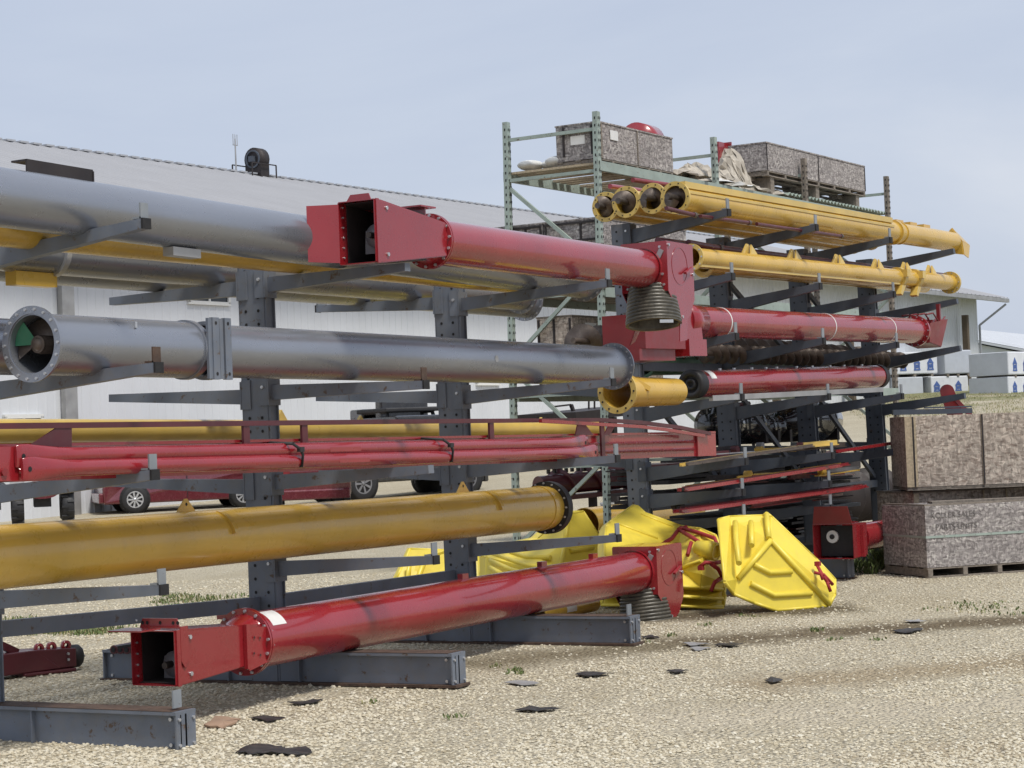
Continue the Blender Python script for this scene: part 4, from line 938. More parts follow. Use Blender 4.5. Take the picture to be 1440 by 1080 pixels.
# second tier: yellow tube with brackets
ln = far(-1.0, (1000, 350.5, 379), (1200, 372.5, 396)); r = ln.r; P = ln.at(972); Q = ln.at(1336); ax = ln.ax; S, U = basis(ax)
t = long_tube('yellow_tube', P, Q, r, 'yellow tube with clamps and end ring on the second tier of the far rack', 'tube', M['must'], 'yellow tubes of the far rack second tier')
flange_ring(t, P, ax, r, .04, .02, M['mustlite'], 10); flange_ring(t, Q, ax, r, .05, .05, M['mustlite'], 10)
k = MB(); c = P-U*(r*.78)+S*(r*.62); k.bar(c, ln.at(1258)-U*(r*.78)+S*(r*.62), .02, .035); k.build('stiffener', M['mustlite'], t)
for px in (1262, 1284):
    c = ln.at(px); k = MB(); k.ring(c, ax, r, r+.03, .10, 30); k.box(c+S*(r+.02)+U*.05, .12, .07, .10, (ax, S, U)); k.prism([c-ax*.08-U*r, c+ax*.05-U*r, c-ax*.1-U*(r+.14), c-ax*.16-U*(r+.12)], S*.1); k.build('clamp', M['mustlite'], t)
for px in (1055, 1118, 1180, 1235, 1275, 1310):
    c = ln.at(px)+U*(r-.01)-S*.05; k = MB(); k.prism([c-ax*.14, c+ax*.16, c+ax*.06+U*.12, c+ax*.0+U*.13], S*.02); k.prism([c-ax*.02+S*.06, c+ax*.16+S*.06, c+ax*.06+U*.12+S*.03], S*.02); k.build('bracket', M['mustlite'], t)
for i, (yl, dy) in enumerate(((-.55, 6), (-.1, 9))):
    l2 = far(yl, (1000, 352+dy, 380+dy), (1200, 372+dy, 396+dy)); P = l2.at(990); Q = l2.at(1300)
    tt = long_tube('yellow_tube', P, Q, r*.95, 'yellow tube lying %s on the far rack second tier' % ('just behind the clamped yellow tube' if i == 0 else 'deepest'), 'tube', M['must'], 'yellow tubes of the far rack second tier'); flange_ring(tt, P, (Q-P).normalized(), r, .03, .02, M['must'], 8, False)
t, P, Q = far_rod(-.62, (925, 338.5), (1330, 388), .04, 'long maroon shaft lying on top of the second tier yellow tube', 'maroon', 'shaft', 'steel_shaft')
far_rod(-.75, (968, 341), (1010, 349), .035, 'short maroon shaft at the left end of the second tier', 'maroon', 'shaft', 'steel_shaft')
# third tier: red auger
ln = far(-.98, (1000, 431, 476), (1260, 447, 482)); r = ln.r; P = ln.at(972); Q = ln.at(1287); ax = ln.ax; S, U = basis(ax)
t = thing('red_auger', P, 'long red auger tube with pale bands on the third tier of the far rack', 'auger', 'red tubes of the far rack')
k = MB(); k.pipe(P, Q, r, .01, 48); k.build('tube', M['red'], t)
for px in (1010, 1158, 1243): k = MB(); k.ring(ln.at(px), ax, r, r+.004, .022, 40); k.build('band', M['white'], t)
flange_ring(t, Q, ax, r, .04, .05, M['red'], 14)
k = MB(); k.prism([Q+ax*.06-U*.16+S*.17, Q+ax*.06+U*.10+S*.19, Q+ax*.78+U*.17+S*.19, Q+ax*.52-U*.22+S*.17], S*.01); k.prism([Q+ax*.06-U*.16-S*.17, Q+ax*.06+U*.10-S*.19, Q+ax*.78+U*.17-S*.19, Q+ax*.52-U*.22-S*.17], -S*.01)
k.prism([Q+ax*.06-U*.16-S*.17, Q+ax*.06-U*.16+S*.17, Q+ax*.52-U*.22+S*.17, Q+ax*.52-U*.22-S*.17], -U*.01); k.prism([Q+ax*.52-U*.22-S*.17, Q+ax*.52-U*.22+S*.17, Q+ax*.78+U*.17+S*.19, Q+ax*.78+U*.17-S*.19], ax*.01); k.build('end_hopper', M['reddark'], t)
k = MB()
for s_ in (.18, .06, -.06, -.18): k.path([Q+S*s_+U*(r+.05), Q+ax*.25+S*s_+U*(r+.07), Q+ax*.5+S*s_+U*(r*.6), Q+ax*.72+S*s_+U*.2], .012, 6)
for f in (.2, .42, .6): k.bar(Q+ax*f+S*.19+U*(r*.95-f*.12), Q+ax*f-S*.19+U*(r*.95-f*.12), .02, .02)
k.bar(Q+ax*.55+S*.15+U*.05, Q+ax*.55+S*.15+U*.38, .05, .05, up=Xv); k.build('wire_guard', M['reddark'], t)
# intake mouth of that auger, showing under the big red head
k = MB(); c = ln.at(958); k.loft([(c-ax*.08, S*(r+.03), U*(r+.03)), (c+ax*.34, S*(r+.015), U*(r+.015))], 36); k.box(c-ax*.08+S*.02-U*.30, .42, .42, .18, (ax, S, U))
fp = [onP(x, y, O2+N2*-1.16, N2) for x, y in ((966, 437), (984, 438), (989, 481), (962, 487), (939, 491), (958, 462))]; k.prism(fp, N2*.4); k.build('intake_boot', M['red'], t)
k = MB(); c = ln.at(905)-U*.14; k.box(c, .9, .5, .36, (ax, S, U)); k.box(c-ax*.1-U*.24, .8, .4, .12, (ax, S, U)); k.build('intake_hopper', M['reddark'], t)
# fourth tier red tube with black end
ln = far(-.78, (1000, 520.5, 558), (1160, 515.5, 549.5)); r = ln.r; P = ln.at(976); Q = ln.at(1232); ax = ln.ax; S, U = basis(ax)
t = long_tube('red_auger', P, Q, r, 'plain red tube with black plugged ends on the fourth tier of the far rack', 'tube', M['red'], 'red tubes of the far rack')
k = MB(); k.lathe(P-ax*.10, ax, [(.03, 0), (.03, .03), (0, .035), (0, .06), (.04, .065), (.04, r*.6), (.0, r*.66), (.0, r*.97), (.03, r+.012), (.16, r+.008)], 40); k.build('end_plug', M['black'], t)
k = MB(); k.lathe(Q, ax, [(-.02, r+.008), (.10, r+.008), (.10, 0)], 40); k.build('end_plug', M['black'], t)
k = MB(); n_ = 8; vs = []
for i in range(n_+1): a = .35+.9*i/n_; d = S*math.cos(a)+U*math.sin(a); vs += [P+ax*.16+d*(r+.002), P+ax*.30+d*(r+.002)]
k.add(vs, [(2*i, 2*i+1, 2*i+3, 2*i+2) for i in range(n_)], True); k.build('sticker', M['white'], t)
k = MB(); 
for px in (1010, 1030, 1055, 1075, 1090, 1118, 1140, 1165, 1185, 1210): k.box(ln.at(px)+U*(r+.006)+S*.03, .04, .02, .02, (ax, S, U))
k.build('bolt', M['zinc'], t)
# yellow short transition with a big flange
P = onP(868, 551, O2+N2*-1.0, N2); Q = onP(948, 545, O2+N2*-1.0, N2); ax = D2.copy(); S, U = basis(ax)
t = thing('yellow_transition', P, 'short yellow transition boot with wide bolted ring mouth beside the black plugged tube', 'boot')
k = MB(); k.ring(P, ax, .165, .225, .02, 48); f = k.build('flange', M['mustlite'], t)
k = MB(); k.bolts(P-ax*.011, -ax, .196, 12, .011, .004); k.build('bolt_hole', M['hole'], f)
k = MB(); L_ = (Q-P).dot(ax); k.loft([(P+ax*.01, S*.175, U*.175), (P+ax*L_*.4, S*.17, U*.155), (P+ax*L_, S*.16, U*.145)], 32, True, False); k.loft([(P+ax*L_, S*.15, U*.135), (P+ax*.01, S*.165, U*.165)], 32, True, False); k.bar(P+ax*.05+U*.19+S*.05, P+ax*.35+U*.02+S*.19, .02, .05); k.build('body', M['must'], t)
k = MB(); k.lathe(P+U*.235-ax*.08, ax, [(0, .03), (0, .05), (.12, .05), (.12, .03)], 14); k.build('hinge_eye', M['must'], t)
# auger flights and green tubes on the rear arms of the far rack
def screw(P, Q, ro, pitch, label, shaft=.035):
    t = thing('auger_screw', P, label, 'auger screw', 'loose auger screws'); k = MB(); k.cyl(P, Q, shaft, n=14); k.build('shaft', M['brownsteel'], t)
    k = MB(); k.helix(P, Q, shaft, ro, pitch, th=.01, seg=20, ph=.8); k.build('flighting', M['brownsteel'], t); return t
o = O2+N2*.55; P = onP(806, 479, o, N2); screw(P, P+D2*9.6-Zv*.12, .20, .36, 'large brown auger screw showing two flights above the end of the second tier grey tube')
o = O2+N2*-.2; P = onP(990, 497, o, N2); screw(P, P+D2*6.6, .12, .24, 'slim auger screw between the two red tubes of the far rack', .03)
for i, (yl, y0) in enumerate(((.55, 512), (.95, 512))):
    o = O2+N2*yl; P = onP(905, y0+1, o, N2); Q = onP(1225, y0-1, o, N2)
    t = long_tube('green_tube', P, Q, .13, 'dark green tube on the rear arms of the far rack, %s' % ('front one' if i == 0 else 'rear one'), 'tube', M['deere'], 'dark green tubes'); flange_ring(t, P, (Q-P).normalized(), .13, .03, .02, M['deere'], 8, False)
# red diamond-ended brackets hiding between hooks, strips on lower tiers
def strips(yl, a, b_, cols, label, name='steel_strip', cat='strips', step=.09, w=.03, h=.014, jit=.25, dz=0.):
    rr = random.Random(int(a[0]+a[1])); 
    for i, c in enumerate(cols):
        o = O2+N2*(yl+i*step); P = onP(*a, o, N2); Q = onP(*b_, o, N2); P.z = P.z*.0+onP(*a, O2+N2*yl, N2).z+dz; Q.z = onP(*b_, O2+N2*yl, N2).z+dz; d = (Q-P).normalized(); P = P+d*rr.uniform(-jit, jit); Q = Q+d*rr.uniform(-jit, jit)
        t = thing(name, P, label[i], cat, 'long steel strips on the lower arms of the far rack'); k = MB(); S, U = basis(d)
        k.bar(P, Q, w, h); k.bar(P+S*(-w/2)+U*.012, Q+S*(-w/2)+U*.012, .008, .034); k.build('angle', M[c], t)
        k = MB()
        for f in (.1, .3, .5, .7, .9): k.lathe(P.lerp(Q, f)+S*(w/2+.001), S, [(0, 0), (0, .009)], 6, False)
        k.build('bolt_hole', M['hole'], t)
def many(yl, a, b_, cols, tier, step):
    place = ['at the front edge', 'second from the front', 'third from the front', 'fourth from the front', 'fifth from the front', 'sixth from the front', 'deepest']
    nm = {'mustlite': 'pale yellow', 'must': 'mustard', 'brownsteel': 'brown', 'steelpale': 'pale grey', 'red': 'bright red', 'reddark': 'dull red', 'maroon': 'maroon', 'dark': 'black'}
    strips(yl, a, b_, cols, ['%s angle strip %s of the %s' % (nm[c], place[i], tier) for i, c in enumerate(cols)], step=step)
many(-1.20, (968, 654), (1148, 627), ('brownsteel', 'mustlite', 'dark', 'mustlite', 'steelpale', 'brownsteel', 'dark'), 'fifth tier', .07)
many(-1.12, (1172, 637), (1300, 618), ('red', 'dark', 'reddark', 'brownsteel', 'maroon'), 'fifth tier right end', .07)
many(-1.26, (965, 690), (1190, 655), ('red', 'dark', 'reddark', 'brownsteel', 'reddark', 'must', 'dark'), 'sixth tier', .08)
many(-1.26, (955, 722), (1212, 687), ('red', 'reddark', 'red', 'maroon', 'red', 'dark', 'maroon'), 'seventh tier', .08)
# ------------------------------------------------------------------ strand board crates
EX = V((.735, -.676, 0)).normalized(); EY = V((-EX.y, EX.x, 0))
GC = 'strand board crates beside the far rack'
def crate(name, P, ex, L, Wd, H, label, mat, pallet=.12, group=GC, battens=(), straps=(), lid=None, frame=True, bmat=None, rim=None):
    """P: front left bottom corner; ex along the front face; depth away from the viewer"""
    ey = V((-ex.y, ex.x, 0)); AX = (ex, ey, Zv); t = thing(name, P, label, 'crate', group); bmat = bmat or M['wood']
    B0 = P+Zv*pallet; k = MB(); th = .018
    k.box(B0+ex*L/2+ey*(th/2)+Zv*H/2, L-2*th-.002, th, H, AX); k.box(B0+ex*L/2+ey*(Wd-th/2)+Zv*H/2, L-2*th-.002, th, H, AX)
    k.box(B0+ex*th/2+ey*Wd/2+Zv*H/2, th, Wd, H, AX); k.box(B0+ex*(L-th/2)+ey*Wd/2+Zv*H/2, th, Wd, H, AX)
    k.box(B0+ex*L/2+ey*Wd/2+Zv*.014, L-2*th-.004, Wd-2*th-.004, .02, AX); k.build('side_board', mat, t)
    if lid:
        k = MB(); k.box(B0+ex*L/2+ey*Wd/2+Zv*(H+.012), L+.02, Wd+.02, .02, AX); k.build('lid', lid, t)
    k = MB()
    for s in battens: k.box(B0+ex*s-ey*.008+Zv*H/2, .075 if s < .2 else .02, .012, H-.004, AX)
    if battens: k.build('batten', bmat, t)
    k = MB()
    for z in straps:
        k.box(B0+ex*L/2-ey*.004+Zv*z, L+.006, .004, .028, AX); k.box(B0-ex*.004+ey*Wd/2+Zv*z, .004, Wd+.006, .028, AX)
    if straps: k.build('band', M['green'], t)
    if rim:
        k = MB(); k.box(B0+ex*L/2+ey*.03+Zv*(H+.012), L, .04, .02, AX); k.box(B0+ex*.03+ey*Wd/2+Zv*(H+.012), .04, Wd-.1, .02, AX); k.build('top_rim', rim, t)
    if pallet:
        k = MB()
        for y in (.05, Wd/2, Wd-.05): k.box(P+ex*L/2+ey*y+Zv*(pallet-.012), L, .09, .02, AX)
        for x in [.04+i*(L-.08)/6 for i in range(7)] if L > 2 else [.04, L*.33, L*.66, L-.04]: k.box(P+ex*x+ey*Wd/2+Zv*(pallet*.5), .06, Wd, pallet*.72, AX)
        for y in (.05, Wd/2, Wd-.05): k.box(P+ex*L/2+ey*y+Zv*.010, L, .09, .018, AX)
        k.build('pallet', M['wood'], t)
    return t, B0, AX
def text_mesh(txt, P, ex, up, size, mat, parent, name):
    cu = bpy.data.curves.new(name, 'FONT'); cu.body = txt; cu.size = size; cu.extrude = .001; cu.align_x = 'LEFT'
    ob = bpy.data.objects.new(name, cu); COL.objects.link(ob); dg = bpy.context.evaluated_depsgraph_get(); dg.update()
    me = bpy.data.meshes.new_from_object(ob.evaluated_get(dg)); bpy.data.objects.remove(ob)
    n = ex.cross(up); k = Matrix(((ex.x, up.x, n.x, P.x), (ex.y, up.y, n.y, P.y), (ex.z, up.z, n.z, P.z), (0, 0, 0, 1))); me.transform(k); me.transform(Matrix.Translation(-ORG[parent.name]))
    me.name = name; me.materials.clear(); me.materials.append(mat); o = bpy.data.objects.new(name, me); COL.objects.link(o); o.parent = parent; return o
PC = onZ(1305, 813.5, 0)
t, B0, AX = crate('crate', PC, EX, 2.9, 1.05, .725, 'weathered grey crate with faded stencil lettering on a pallet, lowest at the right edge', M['osb'], pallet=.125, straps=(.36,), rim=M['wood'])
text_mesh('KOLLER SALES', B0+EX*.07-EY*.006+Zv*.585, EX, Zv, .095, M['ink'], t, 'stencil_lettering')
text_mesh('PARTS UNITS', B0+EX*.13-EY*.006+Zv*.445, EX, Zv, .095, M['ink'], t, 'stencil_lettering')
k = MB(); k.hexa([B0+EX*.3+EY*.35+Zv*.735, B0+EX*1.75+EY*.12+Zv*.735, B0+EX*1.8+EY*.30+Zv*.735, B0+EX*.35+EY*.55+Zv*.735, B0+EX*.3+EY*.35+Zv*.765, B0+EX*1.75+EY*.12+Zv*.765, B0+EX*1.8+EY*.30+Zv*.765, B0+EX*.35+EY*.55+Zv*.765])
lp = thing('loose_board', B0+EX*.3+EY*.35+Zv*.735, 'loose grey board lying across the open top of the lettered crate', 'board'); ORG[lp.name] = B0+EX*.3+EY*.35+Zv*.735
k.build('board', M['wood'], lp)
dU = 25.95
PU = atD(1284.5, 706, dU); PU.z = 0; zt = atD(1284, 690, dU).z
t, _, _ = crate('crate', PU, EX, 3.0, .95, .90, 'tan crate mostly hidden behind the lettered crate, under the tall tan crate', M['osbwarm'], pallet=.05, battens=(.04, 1.02, 1.36), bmat=M['woodlight'], lid=M['wood'])
EX2 = V((_r.x, _r.y, 0)).normalized(); EY2 = V((-EX2.y, EX2.x, 0)); P2 = atD(1275.5, 682, dU-.1)
t, _, _ = crate('crate', V((P2.x, P2.y, .985)), EX2, 3.0, 1.0, .90, 'tall tan crate with thin dark battens, topmost of its stack at the right edge', M['osbwarm'], pallet=.045, battens=(.04, .105, .98, 1.95), bmat=M['woodlight'])
# battens that read dark
for s in (.105, .985, 1.95): k = MB(); k.box(V((P2.x, P2.y, 1.03))+EX2*s-EY2*.0155+Zv*.45, .022, .004, .885, (EX2, EY2, Zv)); k.build('edge_strip', M['dark'], t)
# red lever rising behind the crates, dark channel on the crate
lv = atD(1336, 590, 29.); q = thing('red_lever', lv, 'upright red paddle arm with rounded end behind the tan crate', 'lever')
top = atD(1329, 541, 29.); bot = atD(1352, 610, 29.)
ax = (top-bot).normalized(); sd_ = VR.copy(); sd_ = (sd_-ax*sd_.dot(ax)).normalized(); nn = ax.cross(sd_)
k = MB(); pts = [bot-sd_*.11, bot+sd_*.11]
for i in range(9): a = -0.0+PI*i/8; pts.append(top-ax*.1+sd_*(.10*math.cos(a))+ax*(.10*math.sin(a)))
k.prism(pts, nn*.04); k.build('paddle', M['reddark'], q); k = MB(); k.bar(atD(1340, 558, 28.9), atD(1372, 592, 28.9), .05, .06); k.build('link_arm', M['reddark'], q)
q = thing('dark_channel', atD(1262, 582, 28), 'dark steel channel lying along the top of the tan crate', 'steel channel'); k = MB(); k.bar(atD(1255, 580, 27.9), atD(1366, 577.5, 27.9), .12, .07); k.build('channel', M['rack2'], q); k = MB(); k.bar(atD(1300, 573.5, 27.9), atD(1366, 571.5, 27.9), .06, .02); k.build('flange', M['rack2'], q)
# ------------------------------------------------------------------ things on the green pallet rack
def gcrate(px0, py0, d0, px1, H, label, Wd, lid=None, y=YF+.02, z=None, battens=(.05, 1.1), mat='osb'):
    o = O2+N2*y; A = onP(px0, py0, o, N2); Bq = onP(px1, py0+(px1-px0)*.15, o, N2); L = (Bq-A).dot(D2); A.z = z if z else A.z
    return crate('crate', A, D2, L, Wd, H, label, M[mat], pallet=.06, battens=battens, lid=lid, group='crates on the green pallet rack')
tA, _, _ = gcrate(843, 228, 0, 947, .475, 'grey crate with white tags on the left end of the green rack top shelf', .66, z=BZ+.064, lid=M['osb'])
o = O2+N2*(YF+.02); A = onP(843, 228, o, N2); A.z = BZ+.124
k = MB(); k.box(A+D2*.42-N2*.012+Zv*.34, .22, .004, .13, (D2, N2, Zv)); k.build('paper_label', M['white'], tA)
k = MB(); k.box(A-D2*.006+N2*.32+Zv*.27, .004, .22, .12, (D2, N2, Zv)); k.build('paper_label', M['white'], tA)
k = MB()
for y in (.10, .54): k.box(A-D2*.01+N2*y+Zv*.26, .012, .03, .4, (D2, N2, Zv))
k.box(A-D2*.01+N2*.33+Zv*.38, .012, .38, .03, (D2, N2, Zv)); k.build('end_cleat', M['dark'], tA)
o = O2+N2*(YF+.10)
A = onP(1079, 247, o, N2); Bq = onP(1217, 270, o, N2); L = (Bq-A).dot(D2)
AA = A.copy(); sl3 = Bq.z-A.z
tB, B0, AX = crate('crate', V((A.x, A.y, A.z)), D2, L, .66, .43, 'long grey crate overhanging the right part of the top shelf of the green rack', M['osb'], pallet=.09, battens=(), lid=M['osb'], group='crates on the green pallet rack')
for s in (.01, L*.5, L-.01): k = MB(); k.box(B0+D2*s-N2*.006+Zv*.215, .02, .01, .42, (D2, N2, Zv)); k.build('edge_strip', M['dark'], tB)
k = MB(); k.box(B0+D2*(L*.58)+N2*.33+Zv*.475, L*.45, .5, .015, (D2, N2, (Zv+D2*.05).normalized())); k.build('lid_board', M['osb'], tB)
# timber bearers that carry it
bz = A.z
for i, s in enumerate((.25, L*.5, L-.3)):
    p_ = A+D2*s+N2*.33; q = thing('timber_bearer', V((p_.x, p_.y, BZ+.1)), ('timber post block under the long overhanging crate, %s' % ('left', 'middle', 'right')[i]), 'timber', 'timber blocks under the long crate')
    k = MB(); hh_ = max(.05, bz-BZ-.1); k.box(V((p_.x, p_.y, BZ+.1+hh_/2)), .14, .6, hh_, (D2, N2, Zv)); k.bar(V((p_.x, p_.y, bz-.03))-D2*.3, V((p_.x, p_.y, bz-.03))+D2*.3, .1, .05); k.build('block', M['wood'], q)
# lower shelf crates
for i, (dx, y, label) in enumerate(((.1, YF+.06, 'right one of two grey crates showing just above the top red auger tube'), (.1, YF+.93, 'left one of two grey crates showing just above the top red auger tube'))):
    P = O2+D2*(GX[0]+dx)+N2*y+Zv*(LZ-.03); t, B0, AX = crate('crate', P, D2, 2.6, .85, .87, label, M['osb'], pallet=.06, lid=M['osb'], group='crates on the green pallet rack')
    k = MB()
    for yy in (.03, .27, .82): k.box(B0-D2*.008+N2*yy+Zv*.43, .012, .03, .85, (D2, N2, Zv))
    for zz in (.60, .84): k.box(B0-D2*.0145+N2*.44+Zv*zz, .012, .8, .03, (D2, N2, Zv))
    k.build('end_cleat', M['dark'], t)
P = O2+D2*(GX[0]+.05)+N2*(YF+.5)+Zv*(KZ-.03)
t, B0, AX = crate('crate', P, D2, 2.6, .55, .93, 'tan board crate with white ticket on the low shelf of the green rack', M['osbwarm'], pallet=.05, lid=M['wood'], group='crates on the green pallet rack')
k = MB(); k.box(B0+D2*.5-N2*.006+Zv*.80, .30, .005, .11, (D2, N2, Zv)); k.build('paper_label', M['white'], t)
k = MB()
for yy in (.03, .28, .52): k.box(B0-D2*.008+N2*yy+Zv*.46, .012, .03, .9, (D2, N2, Zv))
k.build('end_cleat', M['dark'], t)
# red rounded part peeping over crate A
o = O2+N2*(YF+.75); c = onP(903, 181, o, N2); q = thing('red_cover', c, 'rounded red sheet metal cover behind the left crate of the top shelf', 'cover')
k = MB(); k.lathe(c-Zv*.2-D2*.22, D2, [(0, 0), (0, .27), (.42, .27), (.42, 0)], 28, True); k.build('drum', M['red'], q); k = MB(); k.box(c-Zv*.36-D2*.15, .3, .5, .4, (D2, N2, Zv)); k.build('housing', M['reddark'], q)
# tarps and torn covers on the shelf
def cloth(name, pts, mat, label, seed, amp=.075, group='torn covers on the top shelf'):
    """crumpled sheet stretched over a list of (x, y, z) ridge points in the rack frame"""
    rr = random.Random(seed); P0 = g2(*pts[0]); t = thing(name, P0, label, 'tarp', group); k = MB(); nu = len(pts)*5; nv = 12; vs = []
    for i in range(nu):
        f = i/(nu-1)*(len(pts)-1); a = min(int(f), len(pts)-2); f -= a; x, y, z = [pts[a][j]*(1-f)+pts[a+1][j]*f for j in range(3)]
        for j in range(nv):
            g_ = j/(nv-1)*2-1; w_ = .55; zz = z-(abs(g_)**1.5)*(z-BZ-.11)+rr.uniform(-amp, amp)*.5*(1-abs(g_)*.5)
            vs.append(g2(x+rr.uniform(-amp, amp)*.6, y+g_*w_*(.55 if z > BZ+.3 else 1)+rr.uniform(-amp, amp)*.5, max(BZ+.112, zz)))
    k.add(vs, [(i*nv+j, (i+1)*nv+j, (i+1)*nv+j+1, i*nv+j+1) for i in range(nu-1) for j in range(nv-1)], False)
    ob = k.build('sheet', mat, t); return t
def gx(px, py, y=YF+.4): return on2(px, py, y)
for i, (pl, mt, lb) in enumerate((
    ([(950, 243), (962, 232), (980, 229), (1000, 238), (1008, 250)], 'tarp', 'crumpled grey tan tarp between the left crate and the second green post'),
    ([(978, 250), (1000, 243), (1022, 262)], 'tarpw', 'faded white sheet hanging by the second green post'),
    ([(1019, 250), (1024, 222), (1031, 207), (1040, 210), (1046, 238), (1051, 258)], 'tarp', 'tan torn cover standing up in front of the long crate'),
    ([(1044, 256), (1062, 258), (1088, 272)], 'tarp', 'tan torn cover lying low by the long crate'),
    ([(1075, 262), (1095, 266), (1120, 278)], 'tarpw', 'whitish torn sheet lying low under the long crate'))):
    cloth('tarp', [(gx(*p)[0], YF+.4+.05*i, max(BZ+.14, gx(*p)[1])) for p in pl], M[mt], lb, i+3)
p_ = onP(1016, 206, O2+N2*(YF+.6), N2); q = thing('metal_guard', V((p_.x, p_.y, BZ+.1)), 'upright red sheet metal panel beside the second green post', 'panel'); k = MB(); zc = (BZ+.1+p_.z+.06)/2; k.box(V((p_.x, p_.y, zc)), .34, .04, p_.z+.06-BZ-.1, (D2, N2, Zv)); k.box(V((p_.x, p_.y, p_.z+.05))+D2*.16, .03, .16, .06, (D2, N2, Zv)); k.build('panel', M['red'], q)
# wire mesh pile edge (loose zigzag sheets) on the right half
q = thing('corrugated_sheet', g2(GX[2]-.6, YF+.3, BZ+.12), 'pale green corrugated sheet edge on the right half of the top shelf', 'sheet metal'); k = MB(); vs = []; n_ = 60
for i in range(n_+1):
    x = GX[2]-.6+(GX[3]-GX[2]+.6)*i/n_; z = BZ+.125+.05*(i % 2); vs += [g2(x, YF+.02, z), g2(x, YF+1.2, z)]
k.add(vs, [(2*i, 2*i+2, 2*i+3, 2*i+1) for i in range(n_)]); k.build('sheet', M['green'], q, solid=.006)
# white sacks on the deck
q = thing('white_bag', g2(GX[0]+.5, YF+.7, BZ+.11), 'white plastic bags slumped on the boards left of the grey crate', 'bag'); k = MB()
for dx, dy, s in ((0, .0, .16), (.35, .2, .13), (-.1, .45, .14)): c = g2(GX[0]+.35+dx*.4, YF+.75+dy, BZ+.10+s*.4); k.loft([(c+Zv*(s*.5*math.sin(a)), D2*(s*1.5*math.cos(a)+.01), N2*(s*1.2*math.cos(a)+.01)) for a in [-1.4+i*.35 for i in range(9)]], 14)
k.build('bag', M['tarpw'], q)
# ------------------------------------------------------------------ yellow moulded hoods
GH = 'yellow plastic hoods leaning in a row'
def shell(name, label, pts, faces, ribs, back, mat=M['hood'], layers=0, rib_r=.02, group=GH, planes=()):
    """pts: list of (px, py, distance); faces index lists; back: vector of depth for the moulded rim"""
    P = [atD(*p) for p in pts]
    for (i0, i1, i2), ids in planes:
        nn = (P[i1]-P[i0]).cross(P[i2]-P[i0]).normalized()
        for i in ids: P[i] = onP(pts[i][0], pts[i][1], P[i0], nn)
    for p in P: p.z = max(p.z, .012)
    lo = min(P, key=lambda p: p.z); t = thing(name, V((lo.x, lo.y, 0)), label, 'hood', group)
    k = MB(); k.add(P, faces); ob = k.build('moulded_panel', mat, t, solid=.022, bevel=.012)
    k = MB()
    # turned back rim
    used = {}
    for f in faces:
        for a, b_ in zip(f, f[1:]+f[:1]): used[tuple(sorted((a, b_)))] = used.get(tuple(sorted((a, b_))), 0)+1
    B = V(back)
    for (a, b_), n in used.items():
        if n == 1:
            q1, q2 = P[a]+B, P[b_]+B; q1.z = max(q1.z, .01); q2.z = max(q2.z, .01); k.add([P[a], P[b_], q2, q1], [(0, 1, 2, 3)])
            
    k.build('rim', mat, t, solid=.02)
    for L_ in range(layers):
        k = MB(); sh = B*(1.+.55*(L_+1)); vs = [p+sh-Zv*.03*(L_+1) for p in P]
        for p in vs: p.z = max(p.z, .012)
        k.add(vs, faces); k.build('moulded_panel', mat, t, solid=.02)
    for line in ribs:
        if isinstance(line[0], int):      # pressed rib lying on one of the flat panels
            (i0, i1, i2), _ = planes[line[0]]; nn = (P[i1]-P[i0]).cross(P[i2]-P[i0]).normalized(); nn = nn if nn.dot(CAM-P[i0]) > 0 else -nn
            q = [onP(x, y, P[i0], nn)+nn*(.011+rib_r*.15) for x, y in line[1:]]
        else: q = [atD(*p) for p in line]
        k = MB(); k.path(q, rib_r, 8); k.build('rib', mat, t)
    seen = set(); k = MB()
    for (a, b_), n in used.items():
        if n == 1: k.path([P[a], P[b_]], .017, 8)
    k.build('edge_bead', mat, t)
    return t, P
d0 = 20.5
tA, PA = shell('yellow_hood', 'upright yellow plastic hood with raised chevron ribs, rightmost of the row',
    [(1010, 731, 20.95), (1026, 727, 21.), (1073, 725.5, 21.), (1078, 721.5, 20.95), (1085, 727, 20.9), (1083, 757, 20.62), (1036, 814, 20.58), (1019, 818, 20.72), (1031, 835, 20.55), (1060, 847.5, 20.5), (1092, 861, 20.49), (1166, 853.5, 20.78), (1174, 836, 20.9), (1174, 815, 21.0), (1147, 786, 21.02)],
    [[0, 1, 2, 5, 6, 7], [2, 3, 4, 5], [5, 11, 10, 9, 8, 6], [6, 8, 7], [4, 14, 12, 5], [5, 12, 11], [14, 13, 12]],
    [[1, (1034, 736), (1035, 760), (1039, 794)], [1, (1056, 736), (1057, 769)], [0, (1059, 794), (1081, 805.5), (1112, 804)], [0, (1054, 820.5), (1087, 837.5), (1140, 834.5)], [0, (1083, 760), (1166, 851)], [0, (1083, 760), (1037, 814)], [(1078, 723, 20.93), (1081, 757, 20.60)]], EY*.10+EX*.05, layers=0, rib_r=.03, planes=(((5, 11, 10), (9, 8, 6, 12)), ((0, 2, 5), (1, 7))))
k = MB()
for x, y in ((1023, 783), (1076, 843)): c = atD(x, y, 20.60); k.lathe(c-VF*.05, -VF, [(0, 0), (0, .012)], 10, False)
k.build('bolt_hole', M['hole'], tA)
